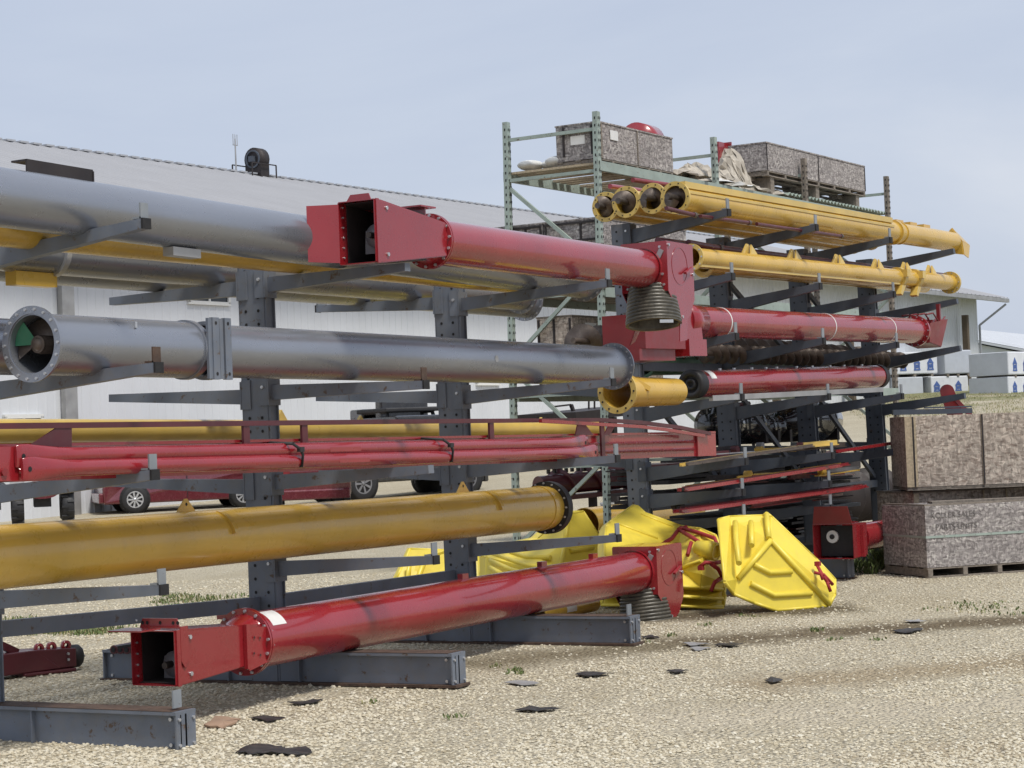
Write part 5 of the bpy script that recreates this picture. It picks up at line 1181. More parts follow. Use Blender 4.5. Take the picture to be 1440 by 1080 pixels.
tB_, PB = shell('yellow_hood', 'bundle of nested yellow hoods lying tied with red straps behind the cone spout',
    [(852, 742, 22.4), (857, 735, 22.5), (890, 711.5, 22.7), (897, 712.5, 22.7), (907, 722, 22.6), (957, 740, 22.1), (985, 744, 21.8), (1006, 753, 21.5), (1013, 770, 21.4), (1018, 820, 21.2), (1017, 829, 21.15), (985, 826, 21.0), (940, 824, 21.0), (850, 830, 21.7), (850, 765, 22.2), (875, 748, 22.2), (929, 764, 21.7), (953, 786, 21.35), (957, 803, 21.2), (988, 786, 21.0), (984, 768, 21.3), (986, 808, 20.95)],
    [[0, 1, 2, 3, 4, 5, 16, 15], [0, 15, 14], [15, 16, 18, 13, 14], [16, 5, 6, 20, 17], [16, 17, 18], [17, 20, 19, 18], [20, 6, 7, 8, 19], [19, 8, 9, 21], [18, 19, 21], [9, 10, 11, 21], [18, 21, 11, 12], [18, 12, 13]],
    [[0, (868, 738), (884, 744), (924, 759)], [(953, 800, 21.2), (985, 788, 20.98)], [0, (900, 724), (945, 742)]], EY*.18-Zv*.04, layers=0, rib_r=.016, planes=(((2, 4, 16), (0, 1, 3, 15, 5)), ((15, 16, 18), (13, 14))))
# two more hoods nested underneath, edges showing at the bottom
for i, (dy, dd) in enumerate(((11, .05), (24, .10))):
    q = [(848, 826+dy, 21.6+dd), (940, 826+dy, 20.98+dd), (985, 829+dy, 20.95+dd), (1017, 831+dy, 21.1+dd), (1020, 815+dy, 21.2+dd), (1016, 800+dy, 21.5+dd), (850, 800+dy, 22.+dd)]
    tt, _ = shell('yellow_hood', ('yellow hood edge nested %s the strapped bundle' % ('directly under' if i == 0 else 'lowest under')), q, [[0, 1, 2, 3, 4, 5, 6]], [[(846, 827+dy, 21.58), (940, 827+dy, 20.95), (1018, 832+dy, 21.08)]], EY*.10, rib_r=.014)
# red straps tied round the bundle
def strap(label, lines, r=.022):
    P0 = atD(*lines[0][0]); t = thing('ratchet_strap', P0, label, 'strap', 'red straps round the yellow hoods')
    k = MB()
    for l in lines: k.path([atD(p[0], p[1], p[2]-.12) for p in l], r, 6)
    k.build('webbing', M['strap'], t); k = MB(); k.box(P0-VF*.14, .06, .05, .045); k.build('buckle', M['strap'], t)
strap('red strap crossing the top of the strapped hood bundle', [[(955, 744, 21.95), (945, 757, 21.7), (929, 767, 21.6)], [(955, 745, 21.95), (975, 757, 21.45), (990, 767, 21.15)], [(957, 742, 22.0), (985, 750, 21.7), (1005, 757, 21.4), (1011, 772, 21.3)], [(972, 763, 21.4), (969, 772, 21.3), (967, 781, 21.2)], [(960, 743, 22), (965, 741, 22.05)]])
strap('red strap low on the end of the strapped hood bundle', [[(984, 797, 20.88), (992, 791, 20.85), (1005, 792, 20.95), (1014, 790, 21.1)], [(1000, 793, 20.9), (1010, 800, 20.95), (1015, 810, 21.05)], [(1014, 813, 21.05), (1005, 819, 20.9), (1000, 831, 20.85)]])
strap('red strap at the lower right edge of the upright yellow hood', [[(1147, 791, 20.9), (1155, 806, 20.8), (1166, 822, 20.75)], [(1145, 805, 20.78), (1158, 808, 20.78), (1171, 822, 20.85)], [(1152, 800, 20.8), (1157, 815, 20.75)], [(1163, 818, 20.75), (1168, 832, 20.75)]], r=.018)
# rolled hood end in the bundle
q = atD(999, 774, 21.05); t = thing('yellow_hood', q, 'rolled up end of a yellow hood at the right of the strapped bundle', 'hood', GH); k = MB(); axr = (VR*.75-VF*.6-VU*.15).normalized(); k.lathe(q-axr*.22, axr, [(.05, .05), (.05, .07), (.2, .10), (.30, .095), (.30, .07), (.1, .06)], 26); k.build('roll', M['hood'], t)
k = MB(); k.lathe(q+axr*.05, axr, [(0, 0), (0, .07)], 20, False); k.build('roll_core', M['hood'], t)
tC, PC_ = shell('yellow_hood', 'yellow hoods stacked behind the mustard tube end with a peaked top',
    [(685, 784, 22.9), (690, 772, 23.0), (757, 758, 22.9), (797, 723, 22.8), (820, 719.5, 22.9), (841, 752, 23.1), (856, 785, 23.3), (858, 845, 22.6), (786, 848, 22.2), (700, 850, 22.6), (684, 850, 22.9), (793, 768, 22.4), (787, 797, 22.2), (745, 798, 22.25)],
    [[2, 3, 11], [3, 4, 5, 11], [11, 5, 6, 7, 12], [12, 7, 8], [1, 2, 11, 13], [11, 12, 13], [0, 1, 13, 9, 10], [13, 12, 8, 9]],
    [[1, (692, 780), (740, 796), (770, 801)], [1, (690, 790), (720, 803), (750, 811)], [1, (690, 800), (712, 812)], [1, (720, 778), (742, 785), (775, 786)], [0, (800, 776), (832, 771)], [0, (797, 724), (793, 768)], [0, (793, 768), (787, 797)]], EY*.25, rib_r=.028, planes=(((3, 5, 12), (4, 6, 7, 11)), ((11, 13, 2), (1,))))
tD, PD = shell('yellow_hood', 'yellow hood panel standing behind the second column of the near rack',
    [(577, 772, 25.2), (628, 774, 25.2), (672, 776, 25.3), (676, 840, 25.0), (549, 838, 24.9), (556, 816, 25.0), (566, 796, 25.1)], [[0, 1, 2, 3, 4, 5, 6]],
    [[(576, 790, 25.0), (574, 815, 24.95), (566, 832, 24.85)], [(600, 779, 25.1), (588, 812, 24.95), (582, 833, 24.85)], [(552, 826, 24.85), (640, 822, 24.9)]], EY*.12, rib_r=.03)
# small yellow tube behind the third base
A = onZ(757, 863, .11); Bq = onZ(834, 848, .11); A.z = Bq.z = .105; t = long_tube('yellow_tube', A, Bq, .085, 'short yellow tube with white sticker on gravel under the lower red auger', 'tube', M['must'], None); ax = (Bq-A).normalized(); S, U = basis(ax); k = MB(); n_ = 8; vs = []
for i in range(n_+1): a = -.3+1.6*i/n_; d = S*math.cos(a)+U*math.sin(a); vs += [A+ax*.45+d*.087, A+ax*.66+d*.087]
k.add(vs, [(2*i, 2*i+1, 2*i+3, 2*i+2) for i in range(n_)], True); k.build('sticker', M['white'], t)
A = atD(822, 738, 27.5); Bq = A+D2*3.2; t = long_tube('yellow_tube', A, Bq, .23, 'mustard yellow tube on the lowest level behind the peaked hoods', 'tube', M['must'], None)
q = atD(868, 714, 29); t = thing('plastic_tub', q, 'pale lilac plastic tub on the ground behind the green rack post', 'tub'); k = MB(); k.lathe(q-Zv*.25, Zv, [(0, 0), (0, .17), (.26, .215), (.28, .235), (.30, .235), (.30, .20), (.05, .16)], 26); k.build('tub', M['tub'], t)
k = MB(); k.lathe(q+Zv*.05, Zv, [(0, .20), (.0, .245), (.03, .245), (.03, .20)], 26); k.build('rim', M['white'], t)
# ------------------------------------------------------------------ red hopper auger low on the far rack
P0 = atD(1200, 757, 24.7); P0 = V((P0.x, P0.y, P0.z)); c = P0; ax = D2.copy(); S, U = basis(ax)
t = thing('grain_auger', c, 'red auger with a white ring in its square mouth, low beside the crate', 'auger', 'red augers with hopper and discharge head')
def L(x, s, u): return c+ax*x+S*s+U*u
k = MB(); k.lathe(c, ax, [(0, .17), (3.0, .17)], 40); k.build('tube', M['red'], t)
k = MB(); w0, h0 = .25, .20
for sg in (1, -1):
    k.prism([L(-.62, sg*w0, -h0), L(-.05, sg*.19, -.19), L(-.05, sg*.19, .19), L(-.62, sg*w0, h0)], S*(sg*.008)); k.prism([L(-.62, -w0, sg*h0), L(-.05, -.19, sg*.19), L(-.05, .19, sg*.19), L(-.62, w0, sg*h0)], U*(sg*.008))
k.prism([L(-.34, w0-.02, .18), L(-.28, w0-.02, .18), L(-.28, w0-.02, -.2), L(-.34, w0-.02, -.2)], S*.04)
k.build('hopper', M['red'], t)
k = MB(); k.box(L(-.46, 0, 0), .02, .44, .36, (ax, S, U)); k.build('back_plate', M['black'], t)
k = MB(); k.ring(L(-.49, -.06, .05), ax, .03, .075, .03, 24); k.build('bearing_ring', M['white'], t)
k = MB(); k.cyl(L(-.52, -.06, .05), L(-.47, -.06, .05), .03, n=12); k.build('shaft', M['black'], t)
k = MB(); k.prism([L(-.62, -w0, h0+.012), L(-.62, w0, h0+.012), L(-.70, w0-.02, h0+.22), L(-.70, -w0+.06, h0+.22)], -ax*.01); k.build('flap', M['reddark'], t)
k = MB(); k.ring(L(0, 0, 0), ax, .16, .21, .03, 36); k.build('flange', M['red'], t)
# grey bin below it
q = thing('grey_tub', onZ(1180, 812, 0), 'dark blue grey steel tub under the low red auger mouth', 'tub'); b0 = onZ(1180, 812, 0); e_x = EX
k = MB(); k.hexa([b0-e_x*.24, b0+e_x*.2, b0+e_x*.2+EY*.4, b0-e_x*.24+EY*.4, b0-e_x*.26+Zv*.27, b0+e_x*.21+Zv*.27, b0+e_x*.21+EY*.42+Zv*.27, b0-e_x*.26+EY*.42+Zv*.27]); k.build('body', M['rack'], q)
k = MB(); k.box(b0-e_x*.025+EY*.21+Zv*.285, .53, .47, .03, (e_x, EY, Zv)); k.box(b0+e_x*.16+EY*.0+Zv*.14, .03, .04, .26, (e_x, EY, Zv)); k.build('rim', M['rack2'], q)
# ------------------------------------------------------------------ red machinery on the ground at left
b0 = onZ(60, 948, 0); ex = (onZ(118, 944, 0)-onZ(-30, 962, 0)).normalized(); ey = V((-ex.y, ex.x, 0)); t = thing('hitch_arm', onZ(118, 944, 0), 'maroon steel hitch arm with black end cap lying on gravel at the left edge', 'machine part'); c = onZ(118, 944, 0)+ey*.05
def L(x, s, u): return c+ex*x+ey*s+Zv*u
k = MB(); k.hexa([L(-1.5, 0, .02), L(-.18, 0, .04), L(-.18, .26, .04), L(-1.5, .26, .02), L(-1.5, 0, .20), L(-.42, 0, .22), L(-.42, .26, .22), L(-1.5, .26, .20)])
k.hexa([L(-.42, 0, .04), L(-.03, .01, .04), L(-.03, .25, .04), L(-.42, .26, .04), L(-.42, 0, .22), L(-.03, .01, .20), L(-.03, .25, .20), L(-.42, .26, .22)]); k.box(L(-.3, .13, .02), .5, .3, .03, (ex, ey, Zv)); k.build('beam', M['maroon'], t, bevel=.01)
for a_, b_, w_, u_ in ((L(-.55, .1, .21), L(-.92, .1, .40), .06, Zv), (L(-.86, .1, .20), L(-.86, .1, .40), .05, ex), (L(-1.5, .1, .40), L(-.82, .1, .40), .06, Zv)): k = MB(); k.bar(a_, b_, w_, w_, up=u_); k.build('strut', M['maroon'], t)
k = MB(); k.lathe(L(-.04, .13, .12), ex, [(0, .09), (0, .10), (.09, .098), (.11, .08), (.11, 0)], 28); e = k.build('end_cap', M['black'], t)
k = MB(); k.bolts(L(.07, .13, .12), ex, .065, 6, .011, .012); k.bolt(L(-.12, 0, .16), -ey, .012); k.bolt(L(-.12, 0, .11), -ey, .012); k.build('bolt', M['zinc'], e)
k = MB()
for x in (-.36, -.24, -.10): k.lathe(L(x, .05, .225), ey, [(0, .02), (0, .045), (.03, .045), (.03, .02)], 16)
k.build('pin_lug', M['red'], t)
# rods resting on the near base behind the hopper
for i, dx in enumerate((0, .07, .14, .21)):
    p_ = onZ(160+i*9, 919, .27); t = thing('maroon_rod', p_, ('maroon rod bundle end on the base beam behind the lower hopper, %s' % ('leftmost', 'second from left', 'third from left', 'rightmost')[i]), 'rod', 'maroon rods behind the lower hopper'); k = MB(); p_.z = .30; k.cyl(p_, p_+Xv*1.1+Yv*.1, .035, n=14); k.build('rod', M['maroon'], t); k = MB(); k.lathe(p_-Xv*.005, Xv, [(0, 0), (0, .022)], 10, False); k.build('bore', M['hole'], t)
q = thing('black_scrap', onZ(165, 910, .33), 'black flat scrap lying on rods behind the lower hopper', 'scrap'); p_ = onZ(165, 910, .35); k = MB(); k.bar(p_, p_+Xv*.35-Yv*.38+Zv*.05, .08, .02); k.build('plate', M['black'], q)
# small red fitting behind the lower auger by the first column
p_ = onY(338, 860, .25); t = thing('red_fitting', p_, 'small red cylinder fitting behind the lower red auger by the column', 'fitting'); k = MB(); k.cyl(p_, p_+Xv*.3, .045, n=18); k.build('cylinder', M['red'], t); k = MB(); k.box(p_-Xv*.12, .24, .1, .08); k.build('block', M['red'], t)
p_ = onY(412, 852, .3); t = thing('red_fitting', p_, 'red eye bracket pipe behind the lower red auger right of the column', 'fitting'); k = MB(); k.cyl(p_, p_+Xv*.42, .04, n=18); k.build('cylinder', M['red'], t); k = MB(); k.ring(p_+Xv*.12+Zv*.05, Yv, .02, .05, .03, 20); k.ring(p_+Xv*.34+Zv*.05, Yv, .02, .05, .03, 20); k.build('eye', M['red'], t)
# ------------------------------------------------------------------ litter on the gravel
def scrap(label, pts, mat, th=.004, name='plastic_scrap', cat='litter'):
    rr = random.Random(len(label)); pp = []
    for (x0, y0), (x1, y1) in zip(pts, pts[1:]+pts[:1]):
        for f in (0, .33, .67): pp.append((x0+(x1-x0)*f+rr.uniform(-2, 2), y0+(y1-y0)*f+rr.uniform(-.9, .9)))
    P = [onZ(x, y, .012) for x, y in pp]; t = thing(name, V((P[0].x, P[0].y, 0)), label, cat, 'torn scraps on the gravel')
    for p in P: p.z = .012+rr.uniform(0, .012)
    k = MB(); c = sum(P, V())/len(P); c.z = .022; n = len(P); k.add(P+[c], [(i, (i+1) % n, n) for i in range(n)]); k.build('sheet', mat, t, solid=th)
scrap('largest torn black plastic sheet, at the bottom left of the yard', [(331, 1058), (345, 1050), (372, 1047), (398, 1051), (402, 1054), (430, 1052), (441, 1059), (428, 1063), (408, 1061), (380, 1060), (352, 1061)], M['mud'])
scrap('flat piece of brown cardboard near the end of the front base beam', [(287, 1022), (303, 1010), (338, 1012), (330, 1018), (313, 1025)], M['card'], .012, 'cardboard_piece')
scrap('black strip lying right of the cardboard piece', [(348, 1011), (362, 1007), (400, 1010), (378, 1014)], M['mud'])
scrap('thin black strip above the cardboard piece', [(403, 990), (432, 986), (457, 985), (430, 992)], M['mud'])
scrap('thin dark strip in the open gravel right of the second base beam', [(709, 960), (730, 957), (760, 961), (735, 965)], M['steelpale'])
scrap('dark strip in the open gravel, lowest one in the middle', [(724, 998), (745, 994), (790, 997), (755, 1001)], M['mud'])
scrap('dark strip right of centre in the open gravel', [(810, 950), (822, 945), (865, 947), (830, 952)], M['mud'])
scrap('grey plastic scrap in the gravel in front of the hoods', [(958, 906), (975, 903), (1000, 905), (978, 908)], M['steelpale'])
scrap('second grey scrap just below it, in front of the hoods', [(968, 913), (980, 909), (1002, 911), (985, 915)], M['steelpale'])
scrap('thin grey strip right of the scrap pile', [(1005, 907), (1030, 904), (1046, 907), (1020, 910)], M['mud'])
scrap('pale strip near the tyre track in front of the crates', [(1270, 873), (1285, 872), (1303, 874), (1285, 876)], M['steelpale'])
scrap('dark scrap in front of the crates', [(1255, 888), (1275, 884), (1298, 884), (1282, 891)], M['mud'])
scrap('thin dark scrap at the end of the third base beam', [(903, 896), (920, 894), (926, 897), (910, 898)], M['mud'])
scrap('dark strip left in the middle distance gravel', [(938, 945), (950, 942), (970, 943), (952, 947)], M['mud'])
scrap('short dark scrap at the right of the open gravel', [(1075, 958), (1085, 953), (1102, 957), (1088, 961)], M['mud'])
# ------------------------------------------------------------------ parked vehicles seen through the rack
def wheel(root, c, r, w, side, spokes=9, rim='alloy'):
    k = MB(); c = V(c); k.lathe(c-Yv*w/2, Yv, [(0, r*.62), (0, r*.9), (w*.15, r), (w*.85, r), (w, r*.9), (w, r*.62)], 32); ty = k.build('tyre', M['black'], root)
    k = MB(); f = c+Yv*(side*w*.42); k.ring(f, Yv, r*.54, r*.64, w*.15, 28); k.lathe(f, Yv, [(-.01, 0), (-.01, r*.14), (.01, r*.14), (.01, 0)], 14)
    for i in range(spokes):
        a = 2*PI*i/spokes; d = Xv*math.cos(a)+Zv*math.sin(a); k.bar(f+d*r*.1, f+d*r*.58, r*.10, .02, r*.15, .02, up=Yv)
    rm = k.build('rim', M[rim], ty); k = MB(); k.lathe(f-Yv*(side*w*.2), Yv, [(0, 0), (0, r*.6)], 20, False); k.build('brake_backing', M['hole'], ty)
def car(label, P, heading, mat, prof, win, wb, x0, wid, r, cat='car', name='parked_car', rim='alloy', trim=True, sp=9, group='vehicles parked by the long building'):
    """prof: side outline (x, z), win: glazed outline; local X forward along the car, local +Y its left side"""
    t = thing(name, P, label, cat, group, rz=heading); hw = wid/2; k = MB(); n = len(prof)
    def ring_(y, ins): return [V((x*(1-ins*.02), y, z)) for x, z in prof]
    zw = win[0][1]
    A = [V((x, -hw*(1 if z <= zw+.02 else .84), z)) for x, z in prof]; B = [V((x, hw*(1 if z <= zw+.02 else .84), z)) for x, z in prof]
    k.add(A+B, [tuple(range(n-1, -1, -1)), tuple(range(n, 2*n))]+[(i, (i+1) % n, n+(i+1) % n, n+i) for i in range(n)])
    k.build('body', mat, t, bevel=.05)
    for s in (-1, 1):
        k = MB()
        for q in win[1:]:
            k.prism([V((x, s*(hw*(1 if z <= zw+.02 else .84)+.004-(.0)), z)) for x, z in q], V((0, s*.012, 0)))
        k.build('side_window', M['glass'], t)
        for x in (x0, x0+wb):
            wheel(t, (x, s*(hw-.06), r), r, .2, s, sp, rim)
            k = MB(); k.lathe((x, s*(hw-.20), r), Yv, [(0, 0), (0, r*1.14), (.215, r*1.14), (.215, 0)] if s > 0 else [(-.015, 0), (-.015, r*1.14), (.2, r*1.14), (.2, 0)], 28); k.build('wheel_arch', M['hole'], t)
        if trim:
            k = MB(); k.box((x0+wb/2, s*(hw+.008), zw*.62), wb*.72, .016, .05); k.build('side_moulding', M['zinc'], t)
            k = MB(); k.box((x0+wb*.52, s*(hw+.003), zw*.62), .015, .01, zw*.6); k.build('door_seam', M['hole'], t)
    xf = max(p[0] for p in prof); xr = min(p[0] for p in prof)
    for s in (-1, 1):
        k = MB(); k.box((xf-.02, s*hw*.7, zw*.74), .1, .3, .14); k.build('headlight', M['zinc'], t)
        k = MB(); k.box((xr+.02, s*hw*.78, zw*.85), .1, .22, .22); k.build('tail_light', M['reddark'], t)
    k = MB(); k.box((xr-.02, 0, .42), .14, wid*.96, .24); k.build('rear_bumper', mat, t, bevel=.04); k = MB(); k.box((xf+.02, 0, .40), .14, wid*.96, .26); k.build('front_bumper', mat, t, bevel=.04)
    return t
van = [(-2.1, .24), (-2.12, .95), (-1.95, 1.05), (-1.7, 1.55), (-1.3, 1.66), (.1, 1.66), (.55, 1.58), (1.25, 1.06), (2.0, .88), (2.18, .66), (2.15, .24)]
vw = [(0, 1.03), [(-1.75, 1.08), (-1.5, 1.52), (-.75, 1.56), (-.75, 1.08)], [(-.68, 1.08), (-.68, 1.56), (.1, 1.56), (.5, 1.48), (.98, 1.08)]]
dC = 51.
def park(px, py, d): p = atD(px, py, d); return V((p.x, p.y, p.z))
pw1 = park(190, 722.5, dC); pw2 = park(343, 713, dC+.9); hd = math.atan2((pw1-pw2).y, (pw1-pw2).x)
hx = V((math.cos(hd), math.sin(hd), 0)); hy = V((-hx.y, hx.x, 0)); wb_ = (pw1-pw2).length
car('maroon compact car with silver multi spoke wheels parked by the white wall', (pw1+pw2)/2-hy*(.8), hd, M['carred'], van, vw, wb_, -wb_/2, 1.72, .34)
suv = [(-2.2, .38), (-2.22, 1.0), (-2.1, 1.1), (-2.0, 1.62), (-1.8, 1.72), (.3, 1.72), (.9, 1.15), (2.0, 1.02), (2.2, .8), (2.18, .36)]
p_ = atD(416, 722, 47.); p_.z = gz(p_); hd2 = math.atan2(VF.y, VF.x)+.2
car('maroon car seen from behind, its bumper between the black pickup and the thick column', p_+VF*2.3, hd2, M['carred'], suv, [(0, 1.1), [(-1.95, 1.15), (-1.85, 1.6), (-.7, 1.62), (-.7, 1.15)], [(-.6, 1.15), (-.6, 1.62), (.25, 1.62), (.7, 1.18)]], 2.7, -1.4, 1.72, .34, trim=False)
pk = [(-2.3, .45), (-2.35, 1.05), (-.75, 1.05), (-.7, 1.62), (-.5, 1.74), (.5, 1.74), (1.0, 1.15), (1.95, 1.08), (2.15, .85), (2.13, .42)]
p1 = park(508, 710, 51); p1.z = gz(p1); p2w = park(656, 702, 53.2); p2w.z = gz(p2w); hd3 = math.atan2((p1-p2w).y, (p1-p2w).x); hx = V((math.cos(hd3), math.sin(hd3), 0)); hy = V((-hx.y, hx.x, 0)); wb3 = (p1-p2w).length
car('black pickup with dark alloy wheel parked behind the near rack', (p1+p2w)/2-hy*.85, hd3, M['carblack'], pk, [(0, 1.12), [(-.6, 1.17), (-.55, 1.62), (.0, 1.64), (.0, 1.17)], [(.05, 1.17), (.05, 1.64), (.55, 1.64), (.95, 1.2)]], wb3, -wb3/2, 1.9, .42, 'pickup', 'parked_pickup', 'cast', sp=7)
# roofed utility vehicle
p_ = park(562, 640, 46.); t = thing('utility_vehicle', p_, 'black roofed utility vehicle whose roof shows above the yellow tubes', 'utility vehicle', rz=math.atan2(VF.y, VF.x)+.5); k = MB()
zr = (atD(562, 577, 46.)-p_).z
for sx in (-.75, .75):
    for sy in (-.62, .62): k.cyl((sx*1.1, sy, zr*.45), (sx*.8, sy*.9, zr-.04), .045, n=8)
for sy in (-.56, .56): k.cyl((-.65, sy, zr-.04), (.65, sy, zr-.04), .045, n=8)
k.build('roll_cage', M['black'], t); k = MB(); k.box((0, 0, zr), 1.6, 1.35, .10); k.box((.85, 0, zr-.12), .06, 1.2, .18); k.build('roof', M['black'], t, bevel=.04)
k = MB(); k.box((0, 0, .62), 2.5, 1.3, .5); k.box((1.0, 0, .95), .7, 1.2, .25); k.box((-.2, 0, 1.0), .3, 1.2, .5); k.build('body', M['carblack'], t, bevel=.05)
for sx in (-.9, .9):
    for sy in (-.65, .65): wheel(t, (sx, sy, .32), .32, .24, 1 if sy > 0 else -1, 6)
# quad bikes at the far left
for i, (px, col, lb) in enumerate(((22, 'carblack', 'dark quad bike at the left edge behind the mustard tube'), (92, 'carred', 'quad bike with knobbly tyres and maroon body left of the maroon car'))):
    p_ = park(px-32, 733, 44.); t = thing('quad_bike', p_, lb, 'quad bike', 'quad bikes behind the near rack', rz=math.atan2(-VF.y, -VF.x)+.25)
    k = MB(); k.loft([(V((-.9, 0, .62)), V((0, .32, 0)), V((0, 0, .12))), (V((-.3, 0, .70)), V((0, .22, 0)), V((0, 0, .16))), (V((.3, 0, .76)), V((0, .26, 0)), V((0, 0, .18))), (V((.85, 0, .68)), V((0, .40, 0)), V((0, 0, .16))), (V((1.0, 0, .6)), V((0, .3, 0)), V((0, 0, .1)))], 18); k.build('body', M[col], t)
    k = MB(); k.box((.1, 0, .45), 1.4, .35, .25); k.bar((.55, 0, .8), (.4, 0, 1.05), .05, .05, up=Yv); k.bar((.4, -.4, 1.05), (.4, .4, 1.05), .035, .035); k.build('frame', M['black'], t)
    for sy in (-1, 1):
        k = MB(); k.box((.95, sy*.52, .78), .12, .3, .22); k.build('headlight', M['zinc'], t)
        k = MB(); k.box((.6, sy*.5, .74), .7, .36, .06); k.build('fender', M[col], t, bevel=.02)
        for sx in (-.65, .65):
            wheel(t, (sx, sy*.52, .32), .32, .26, sy, 5)
    for sy in (-1, 1):
        k = MB()
        for j in range(18): a = 2*PI*j/18; d = Xv*math.cos(a)+Zv*math.sin(a); k.box(V((.65, sy*.52+(.06 if j % 2 else -.06), .32))+d*.325, .05, .14, .04, (d.cross(Yv), Yv, d))
        k.build('tyre_tread', M['black'], t)
# dark red rotor header behind the green rack
A = atD(757, 682, 30); Bq = atD(905, 668, 31.2); t = thing('rotor_header', A, 'dark red rotor header with finger tines behind the green rack post', 'machine'); ax = (Bq-A).normalized(); S, U = basis(ax)
k = MB(); k.cyl(A-U*.02, Bq-U*.02, .15, n=20); k.build('drum', M['maroon'], t); k = MB(); k.helix(A, Bq, .14, .21, .5, th=.012); k.build('flighting', M['maroon'], t)
k = MB()
for i in range(16): q = A.lerp(Bq, .1+.055*i)+U*.16; k.box(q+U*.06, .035, .05, .14, (ax, S, U))
k.build('tine', M['dark'], t); k = MB(); k.bar(A-U*.22, Bq-U*.22, .3, .07); k.bar(A+U*.26+S*.0, Bq+U*.26, .05, .05); k.build('frame_bar', M['maroon'], t)
for i in range(3): q = A.lerp(Bq, .08+.42*i); k = MB(); k.box(V((q.x, q.y, (q.z-.2)/2)), .1, .1, q.z-.2); k.build('stand', M['dark'], t)
# dark flat deck trailer with uprights behind the green rack
A = atD(768, 588, 36); Bq = atD(872, 577, 37.5); t = thing('flat_trailer', V((A.x, A.y, 0)), 'dark flatbed frame with thin uprights beyond the green rack', 'trailer'); ax = (Bq-A).normalized(); S, U = basis(ax)
k = MB(); k.bar(A, Bq, 1.4, .16); k.build('deck', M['dark'], t); k = MB(); n0 = atD(778, 572, 36); n1 = atD(803, 569, 36.3); k.bar(atD(781, 586, 36), n0, .03, .03, up=ax); k.bar(n0, n1, .03, .03); k.bar(n1, atD(808, 583, 36.3), .06, .05, up=ax)
for x in (828, 836): k.cyl(atD(x, 580, 37), atD(x, 560, 37), .018)
k.build('stake', M['dark'], t); k = MB()
for f in (.12, .88): q = A.lerp(Bq, f); k.box(V((q.x, q.y, (q.z-.1)/2)), .14, .14, q.z-.12)
k.build('leg', M['dark'], t)
# clutter visible between the far rack columns: a parked mower-like machine
p_ = atD(1085, 604, 34.); t = thing('ride_on_machine', V((p_.x, p_.y, 0)), 'dark and red ride on machine with pale panels seen between the far rack columns', 'machine'); AXm = (VR, (-VF), VU); z0 = p_.z
def Lm(x, y): return atD(x, y, 34.)
k = MB(); q0 = V((p_.x, p_.y, 0)); 
for sx in (-.7, .7):
    for sy in (-.45, .45): c = q0+D2*sx+N2*sy+Zv*(gz(q0)+.36); k.lathe(c-N2*.13, N2, [(0, .15), (0, .32), (.04, .36), (.22, .36), (.26, .32), (.26, .15)], 22); k.disc(c-N2*.05, -N2, .16, 16)
k.build('tyres', M['black'], t)
k = MB(); k.box(q0+Zv*(gz(q0)+.52), 1.7, .7, .22, (D2, N2, Zv)); k.box(q0+D2*.3+Zv*(z0*.62), .8, .55, z0*.38, (D2, N2, Zv)); k.bar(q0-D2*.6+Zv*.6, q0-D2*.75+Zv*z0*.95, .06, .06, up=N2); k.build('chassis', M['dark'], t, bevel=.03)
k = MB(); c = Lm(1068, 598); k.loft([(c-VR*.25, VF*.3, VU*.06), (c, VF*.35, VU*.13), (c+VR*.28, VF*.3, VU*.10), (c+VR*.4, VF*.2, VU*.03)], 16); k.build('cowl', M['steelpale'], t)
k = MB(); c = Lm(1096, 590); k.loft([(c-VR*.15, VF*.25, VU*.08), (c, VF*.3, VU*.13), (c+VR*.2, VF*.2, VU*.04)], 14); k.build('seat', M['red'], t)
k = MB(); c = Lm(1079, 588); k.lathe(c, -VF, [(0, 0), (.02, .1), (.1, .08), (.12, 0)], 14); k.build('lamp', M['card'], t)
k = MB(); k.bar(Lm(1058, 611), Lm(1098, 609), .3, .05); k.bar(Lm(1082, 595), Lm(1102, 595), .1, .03); k.build('step', M['steelpale'], t)
k = MB(); k.bar(Lm(1056, 578), Lm(1116, 571), .5, .04); k.prism([Lm(1088, 578), Lm(1118, 570), Lm(1104, 594), Lm(1098, 592)], VF*.3); k.build('green_hood', M['deere'], t)
p_ = atD(1165, 596, 34.5); t = thing('dark_implement', V((p_.x, p_.y, 0)), 'dark implement with pale hoop bars deep behind the far rack', 'machine')
q0 = V((p_.x, p_.y, 0)); k = MB()
for n in range(5): k.lathe(q0+D2*(-.9+n*.42)+Zv*(p_.z*.36)-N2*.5, (D2*.96+N2*.28), [(0, 0), (0, .45), (.02, .45), (.02, 0)], 24)
k.build('disc', M['dark'], t)
k = MB(); k.bar(q0-D2*1.2+Zv*p_.z*.62, q0+D2*1.2+Zv*p_.z*.62, .14, .14); k.bar(q0-D2*1.1-N2*.4+Zv*p_.z*.5, q0+D2*1.1-N2*.4+Zv*p_.z*.5, .1, .1); k.bar(q0+Zv*p_.z*.5, q0+Zv*p_.z*.95+D2*.3, .16, .1, up=N2)
for sx in (-.8, 0, .8): k.bar(q0+D2*sx+Zv*p_.z*.62, q0+D2*sx-N2*.5+Zv*p_.z*.2, .08, .05)
k.build('frame', M['dark'], t, bevel=.02)
k = MB(); k.path([atD(x, y, 34) for x, y in ((1182, 568), (1192, 575), (1198, 576))], .03); k.path([atD(x, y, 34) for x, y in ((1195, 566), (1204, 574), (1212, 575))], .03); k.path([atD(x, y, 34) for x, y in ((1152, 580), (1160, 573), (1168, 572))], .04); k.build('hoop_bar', M['steelpale'], t)

